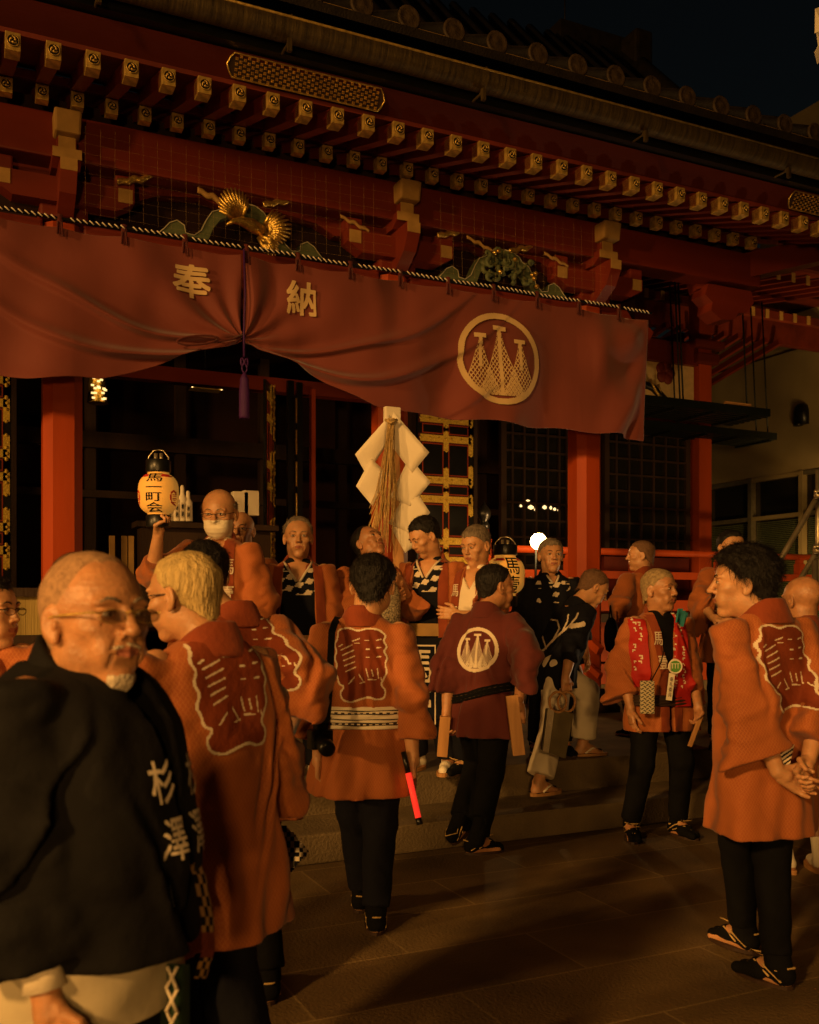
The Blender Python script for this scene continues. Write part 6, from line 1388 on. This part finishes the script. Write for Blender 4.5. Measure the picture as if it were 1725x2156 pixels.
# round black bag at the rail
c = W(1287, 1336, 7.45); t = thing('drawstring_pouch', 'black oval woven pouch hanging by the railing from the arm of the man facing left', 'pouch', tuple(c))
b = MB(); b.lathe(V3(c), [(.02, -.135), (.055, -.12), (.075, -.06), (.078, 0), (.07, .06), (.045, .11), (.02, .13)], 20, None, .8, .5); b.build('pouch_body', M['blackmat'], t); b = MB(); b.tube([V3(c)+V3((-.02, 0, .12)), V3(c)+V3((.03, .05, .22)), V3(c)+V3((.05, .05, .10))], .006, 6); b.build('cord', M['blackmat'], t)
# speckled drawstring bag of the man with the pole
D = 5.95; M['speck'] = mat('speckled_cloth', (.02, .018, .014), .85, vary=.5, scale=95, bump=.3, c2=(.60, .48, .30))
c = W(816, 1268, D); t = thing('drawstring_bag', 'black and cream speckled bag hanging from the hands on the wooden pole', 'bag', tuple(c))
b = MB(); b.lathe(V3(c), [(.05, -.17), (.082, -.155), (.09, -.05), (.085, .05), (.06, .11), (.03, .14), (.045, .17)], 22, None, 1, .55); b.build('bag_body', M['speck'], t); b = MB(); b.tube([V3(c)+V3((-.03, -.02, .14)), V3(c)+V3((0, -.03, .20)), V3(c)+V3((.03, -.02, .14))], .006, 6); b.build('cord', M['blackmat'], t)
# front man: scarf, badge, pouch, neck cloth, lettering
M['scarf'] = mat('red_scarf', (.36, .012, .008), .7, vary=.15, scale=6, bump=.5, bscale=24)
M['teal'] = mat('teal_cloth', (.02, .16, .17), .8, vary=.2, bump=.4)
r = np.random.RandomState(5)
def marks(h, w_):
    lab = full(h, w_)*0
    for c0 in (w_//4, w_*3//5):
        for y in range(3, h-12, 4):
            if r.rand() < .85:
                x0 = c0+r.randint(-2, 1); lab[y, x0:x0+r.randint(2, 4)] = 1; lab[y+1, x0+r.randint(0, 3)] = 1
                if r.rand() < .5: lab[y+2, x0+1:x0+3] = 1
    return lab
loc_decal('front', 'red_scarf', marks(70, 22), 1441, 1385, 5.95, .135, .60, [M['scarf'], M['white']], .020)
loc_decal('front', 'red_scarf', marks(54, 18), 1353, 1368, 5.95, .095, .46, [M['scarf'], M['white']], .020)
p = K['front']; c = W(1432, 1296, 5.93); b = MB()
for k in range(3):
    b.grid(lambda u, v: V3(c+CR*((u-.5)*.035*(1-.3*v)+.012*k-.02*v)+np.array([0, 0, 1])*((.5-v)*.085-.012*k)-CF*(.012*k+.014*math.sin(u*6+k*2)*v+.01)), 6, 6)
o = b.build('neck_cloth', M['teal'], None)
def adopt(o, body):
    o.parent = body; o.location = -body.location
adopt(o, p['body'])
yy, xx = np.mgrid[-1:1:44j, -1:1:44j]; rr = np.hypot(xx, yy); lab = -np.ones(rr.shape, int); lab[rr < 1] = 1; lab[rr < .80] = 0
for cx in (-.38, 0, .38): lab[(np.abs(xx-cx) < .05) & (yy > -.35) & (yy < .3) & (rr < .8)] = 1; lab[(np.abs(xx-cx) < .17) & (np.abs(yy+.38) < .06) & (rr < .8)] = 1
M['badgeg'] = mat('green_badge', (.10, .28, .05), .5, vary=.05, bump=0)
pt = W(1421, 1403, 5.90); t = thing('badge', 'round green and white badge with a white ribbon pinned to the front-facing man', 'badge', tuple(pt))
def flat(name, lab, c, w_, h_, m, par, tilt=0.):
    n = -CF*.985+np.array([0, 0, 0.]); ux = CR*math.cos(tilt)+np.array([0, 0, 1])*math.sin(tilt)*-1; uy = -CR*math.sin(tilt)*-1+np.array([0, 0, 1])*math.cos(tilt)
    return label_grid(name, lab, lambda u, v: c+np.outer(u-.5, ux)*w_+np.outer(.5-v, uy)*h_, m, par)
b = MB(); b.lathe(pt+CF*.006, [(.045, 0), (.048, .003), (.045, .006)], 28, Matrix.Rotation(math.pi/2, 3, 'X')); b.build('badge_disc', M['paper'], t)
flat('badge_face', lab, pt-CF*.012, .090, .090, [M['badgeg'], M['paper']], t)
rb = W(1412, 1446, 5.91); b = MB(); b.box(rb, (.036, .003, .165), Matrix.Rotation(-math.atan2(CF[0], CF[1]), 3, 'Z') @ Matrix.Rotation(.12, 3, 'Y')); b.build('ribbon', M['paper'], t)
flat('lettering', np.where(text_mask('祭礼委員', 22, .02, True), 0, -1), rb-CF*.006, .024, .125, M['blackmat'], t, .12)
M['pouch'] = lattice_mat('patterned_pouch', (.10, .085, .05), (.50, .42, .26), .028, .024, .16)
c = W(1363, 1468, 5.88); t = thing('patterned_pouch', 'small flat patterned pouch at the right hip of the front-facing man', 'pouch', tuple(c))
b = MB(); b.box(c, (.085, .03, .20), Matrix.Rotation(-math.atan2(CF[0], CF[1]), 3, 'Z'), .008); me = b.mesh('pouch_body'); box_uv(me); put('pouch_body', me, M['pouch'], t); b = MB(); b.tube([W(1368, 1440, 5.88), W(1392, 1395, 5.86), W(1404, 1345, 5.87)], .004, 5); b.build('cord', M['blackmat'], t)
# tan sash and lettered apron of the bowing man
p = K['bow']; R = p['R']; s = p['s']
def local_grid(name, fn, nu, nv, m, pk):
    b = MB(); b.grid(lambda u, v: V3(pk['R']@np.array(fn(u, v), float)+pk['root']), nu, nv); o = b.build(name, m, None); adopt(o, pk['body']); return o
for kk, z0, z1, mm in (('bow', .535, .583, 'cream'), ('stern', .50, .555, 'wood'), ('old', .52, .56, 'blackmat')):
    pk = K[kk]; local_grid('sash', lambda u, v: ((u-.5)*.30*pk['s'], .155*pk['s']*math.cos((u-.5)*1.6)+.01, (z0+(z1-z0)*v)*pk['H']), 16, 3, M[mm], pk)
ap = lambda u, v: ((u-.5)*.34*s, .175*s*math.cos((u-.5)*1.7)+.01, (.22+.31*v)*p['H'])
a_ = local_grid('apron', ap, 16, 20, M['navy'], p)
def apron_txt(u, v):
    P_ = np.array([ap(.5+(.5-x)*.62*-1*-1, .42+(.5-y)*.98) for x, y in zip(u, v)]); P_[:, 1] += .004; return P_@p['R'].T+p['root']
tm = text_mask('馬壱', 44, .02, True); lab = np.where(tm, 0, -1); lab = np.pad(lab, 5, constant_values=-1); lab[:2] = 0; lab[-2:] = 0; lab[:, :2] = 0; lab[:, -2:] = 0
o = label_grid('lettering', lab, apron_txt, M['white'], None); adopt(o, p['body'])
# white crane strokes on the back of the bending man
r2, c2 = 90, 110; X, Y = np.meshgrid(np.linspace(0, 1.2, c2), np.linspace(0, 1, r2)); lab = -np.ones(X.shape, int)
for pts, wv in ((((.0, .98), (.25, .80), (.5, .55), (.78, .33), (1.15, .22)), .022), (((.30, .78), (.22, .55), (.20, .42)), .016), (((.45, .60), (.60, .35), (.55, .18), (.42, .16)), .018), (((.66, .42), (.78, .2), (.80, .06)), .016), (((.8, .32), (.98, .12), (1.02, .03)), .02), (((.88, .30), (1.15, .26)), .05)):
    lab[seg_dist(X, Y, pts) < wv] = 0
c = K['bend']['to'](W(1180, 1330, 6.45)); D_ = K['bend']; 
def wfn(u, v):
    bm_ = D_['coat'].data; bv = BVHTree.FromPolygons([V3(q.co)+D_['body'].location for q in bm_.vertices], [tuple(q.vertices) for q in bm_.polygons]); out = np.full((len(u), 3), np.nan)
    for i in range(len(u)):
        t_ = W(1122+u[i]*112, 1288+v[i]*100, 6.5); d_ = nz(t_-np.array([0, 0, H0])); h = bv.ray_cast(V3((0, 0, H0)), V3(d_))
        if h[0] is not None: out[i] = np.array(h[0])-CF*.004
    return out
o = label_grid('white_crane_print', lab, wfn, M['white'], None)
if o: adopt(o, D_['body'])
# striped sash end between the hands of the young man
yy, xx = np.mgrid[0:1:30j, 0:1:26j]; lab = np.where(((xx*3+yy*5) % 1) < .5, 0, 1); lab[(np.abs(xx-.5) > .5-.25*yy)] = -1
c = W(1652, 1592, 3.63); o = flat('sash_end', lab, c, .075, .085, [M['white'], M['blackmat']], None); adopt(o, K['youth']['body'])
# checked cloth hanging in front of the step
yy, xx = np.mgrid[0:1:26j, 0:1:22j]; lab = np.where((np.floor(xx*9)+np.floor(yy*11)) % 2 == 0, 0, 1); lab[xx > 1.05-abs(yy-.45)*1.3] = -1
o = label_grid('checked_cloth', lab, lambda u, v: np.array([W(566+84*x, 1738+122*y, 3.75+.05*math.sin(x*6)) for x, y in zip(u, v)]), [M['trouw'], M['blackmat']], None); adopt(o, K['p3']['body'])
# patterned apron edge and green cloth on the man nearest the camera
yy, xx = np.mgrid[0:1:60j, 0:1:14j]
lab = np.where((np.floor(xx*3)+np.floor(yy*14)) % 2 == 0, 0, 1); lab[(yy > .62) & (yy < .82)] = 2
def edge(u, v):
    e = [(400, 1775), (425, 1850), (440, 1930), (442, 2000), (425, 2060)]; out = []
    for x, y in zip(u, v):
        k = min(3, int(y*4)); f = y*4-k; px = e[k][0]*(1-f)+e[k+1][0]*f; py = e[k][1]*(1-f)+e[k+1][1]*f; out.append(W(px-16+26*x, py, 1.86+.05*x))
    return np.array(out)
o = label_grid('patterned_cord_bag_edge', lab, edge, [M['cream'], M['blackmat'], M['crestred']], None)
if o: o.name = 'patterned_apron_edge'; adopt(o, K['fg']['body'])
M['dgreen'] = mat('dark_green_cloth', (.012, .03, .012), .85, vary=.2, bump=.3)
b = MB(); b.grid(lambda u, v: V3(W(338+62*u, 2030+170*v, 1.90-.04*math.sin(u*3.14))), 8, 8); o = b.build('green_apron', M['dgreen'], None); adopt(o, K['fg']['body'])
b = MB()
for k in range(3):
    y = 2035+k*48; b.tube([W(352, y, 1.84), W(372, y+46, 1.84)], .0035, 5); b.tube([W(374, y, 1.84), W(350, y+46, 1.84)], .0035, 5)
o2 = b.build('lattice_print', M['trouw'], None); adopt(o2, K['fg']['body'])
# white shirt cuff of the man nearest the camera
p = K['fg']; sg, S_, E_, Wp_, fd_, a_ = p['arms'][0]; b = MB(); q0 = p['R']@(Wp_-fd_*.075)+p['root']; q1 = p['R']@(Wp_-fd_*.015)+p['root']; q2 = p['R']@(Wp_-fd_*.03)+p['root']
b.tube([q0, q1, q2], [.034, .040, .034], 20); adopt(b.build('shirt_cuff', M['trouw'], None), p['body'])
# fine bird netting hung before the carvings
b = MB()
for i in range(46):
    x = PX[0]+.12+i*.108+.01*math.sin(i*3.1)
    if abs(x-PX[1]) < .25: continue
    b.tube([(x, 7.70, 4.40), (x+.004*math.sin(i), 7.71, 5.08)], .0004, 3, False)
for j in range(9):
    for x0, x1 in ((PX[0]+.1, PX[1]-.2), (PX[1]+.2, PX[2]-.1)): b.tube([(x0, 7.70, 4.42+j*.075), ((x0+x1)/2, 7.72, 4.405+j*.075), (x1, 7.70, 4.42+j*.075)], .00035, 3, False)
tagp(b.build('bird_net', M['straw']), 'fine wire bird netting stretched before the carved struts', 'netting', kind='thing')
# glowing blobs added on the dark door glass for reflected lights behind the camera
t = thing('reflection_blobs', 'cluster of bright glowing blobs standing for reflected lights on the glass door left of the right pillar', 'reflections', tuple(WY(1125, 1068, YH-.02))); r = random.Random(8); SQ = .6
gm = mat('reflection_glint', (1, .9, .6), .5, vary=0, bump=0, emit=((1, .66, .28), 2.2))
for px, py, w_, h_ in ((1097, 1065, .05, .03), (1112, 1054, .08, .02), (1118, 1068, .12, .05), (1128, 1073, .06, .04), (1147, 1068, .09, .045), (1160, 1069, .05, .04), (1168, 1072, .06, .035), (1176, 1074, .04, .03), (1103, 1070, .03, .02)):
    b = MB(); b.lathe(WY(px, py, YH+.035), [(.003, -h_*SQ), (w_*.4, -h_*.4*SQ), (w_*.36, h_*.4*SQ), (.003, h_*SQ)], 7, None, 1, .2); b.build('bulb_or_blob', gm, t)
SC.cycles.use_denoising = True
SC.cycles.transparent_max_bounces = 8; SC.cycles.max_bounces = 6; SC.cycles.sample_clamp_indirect = 3
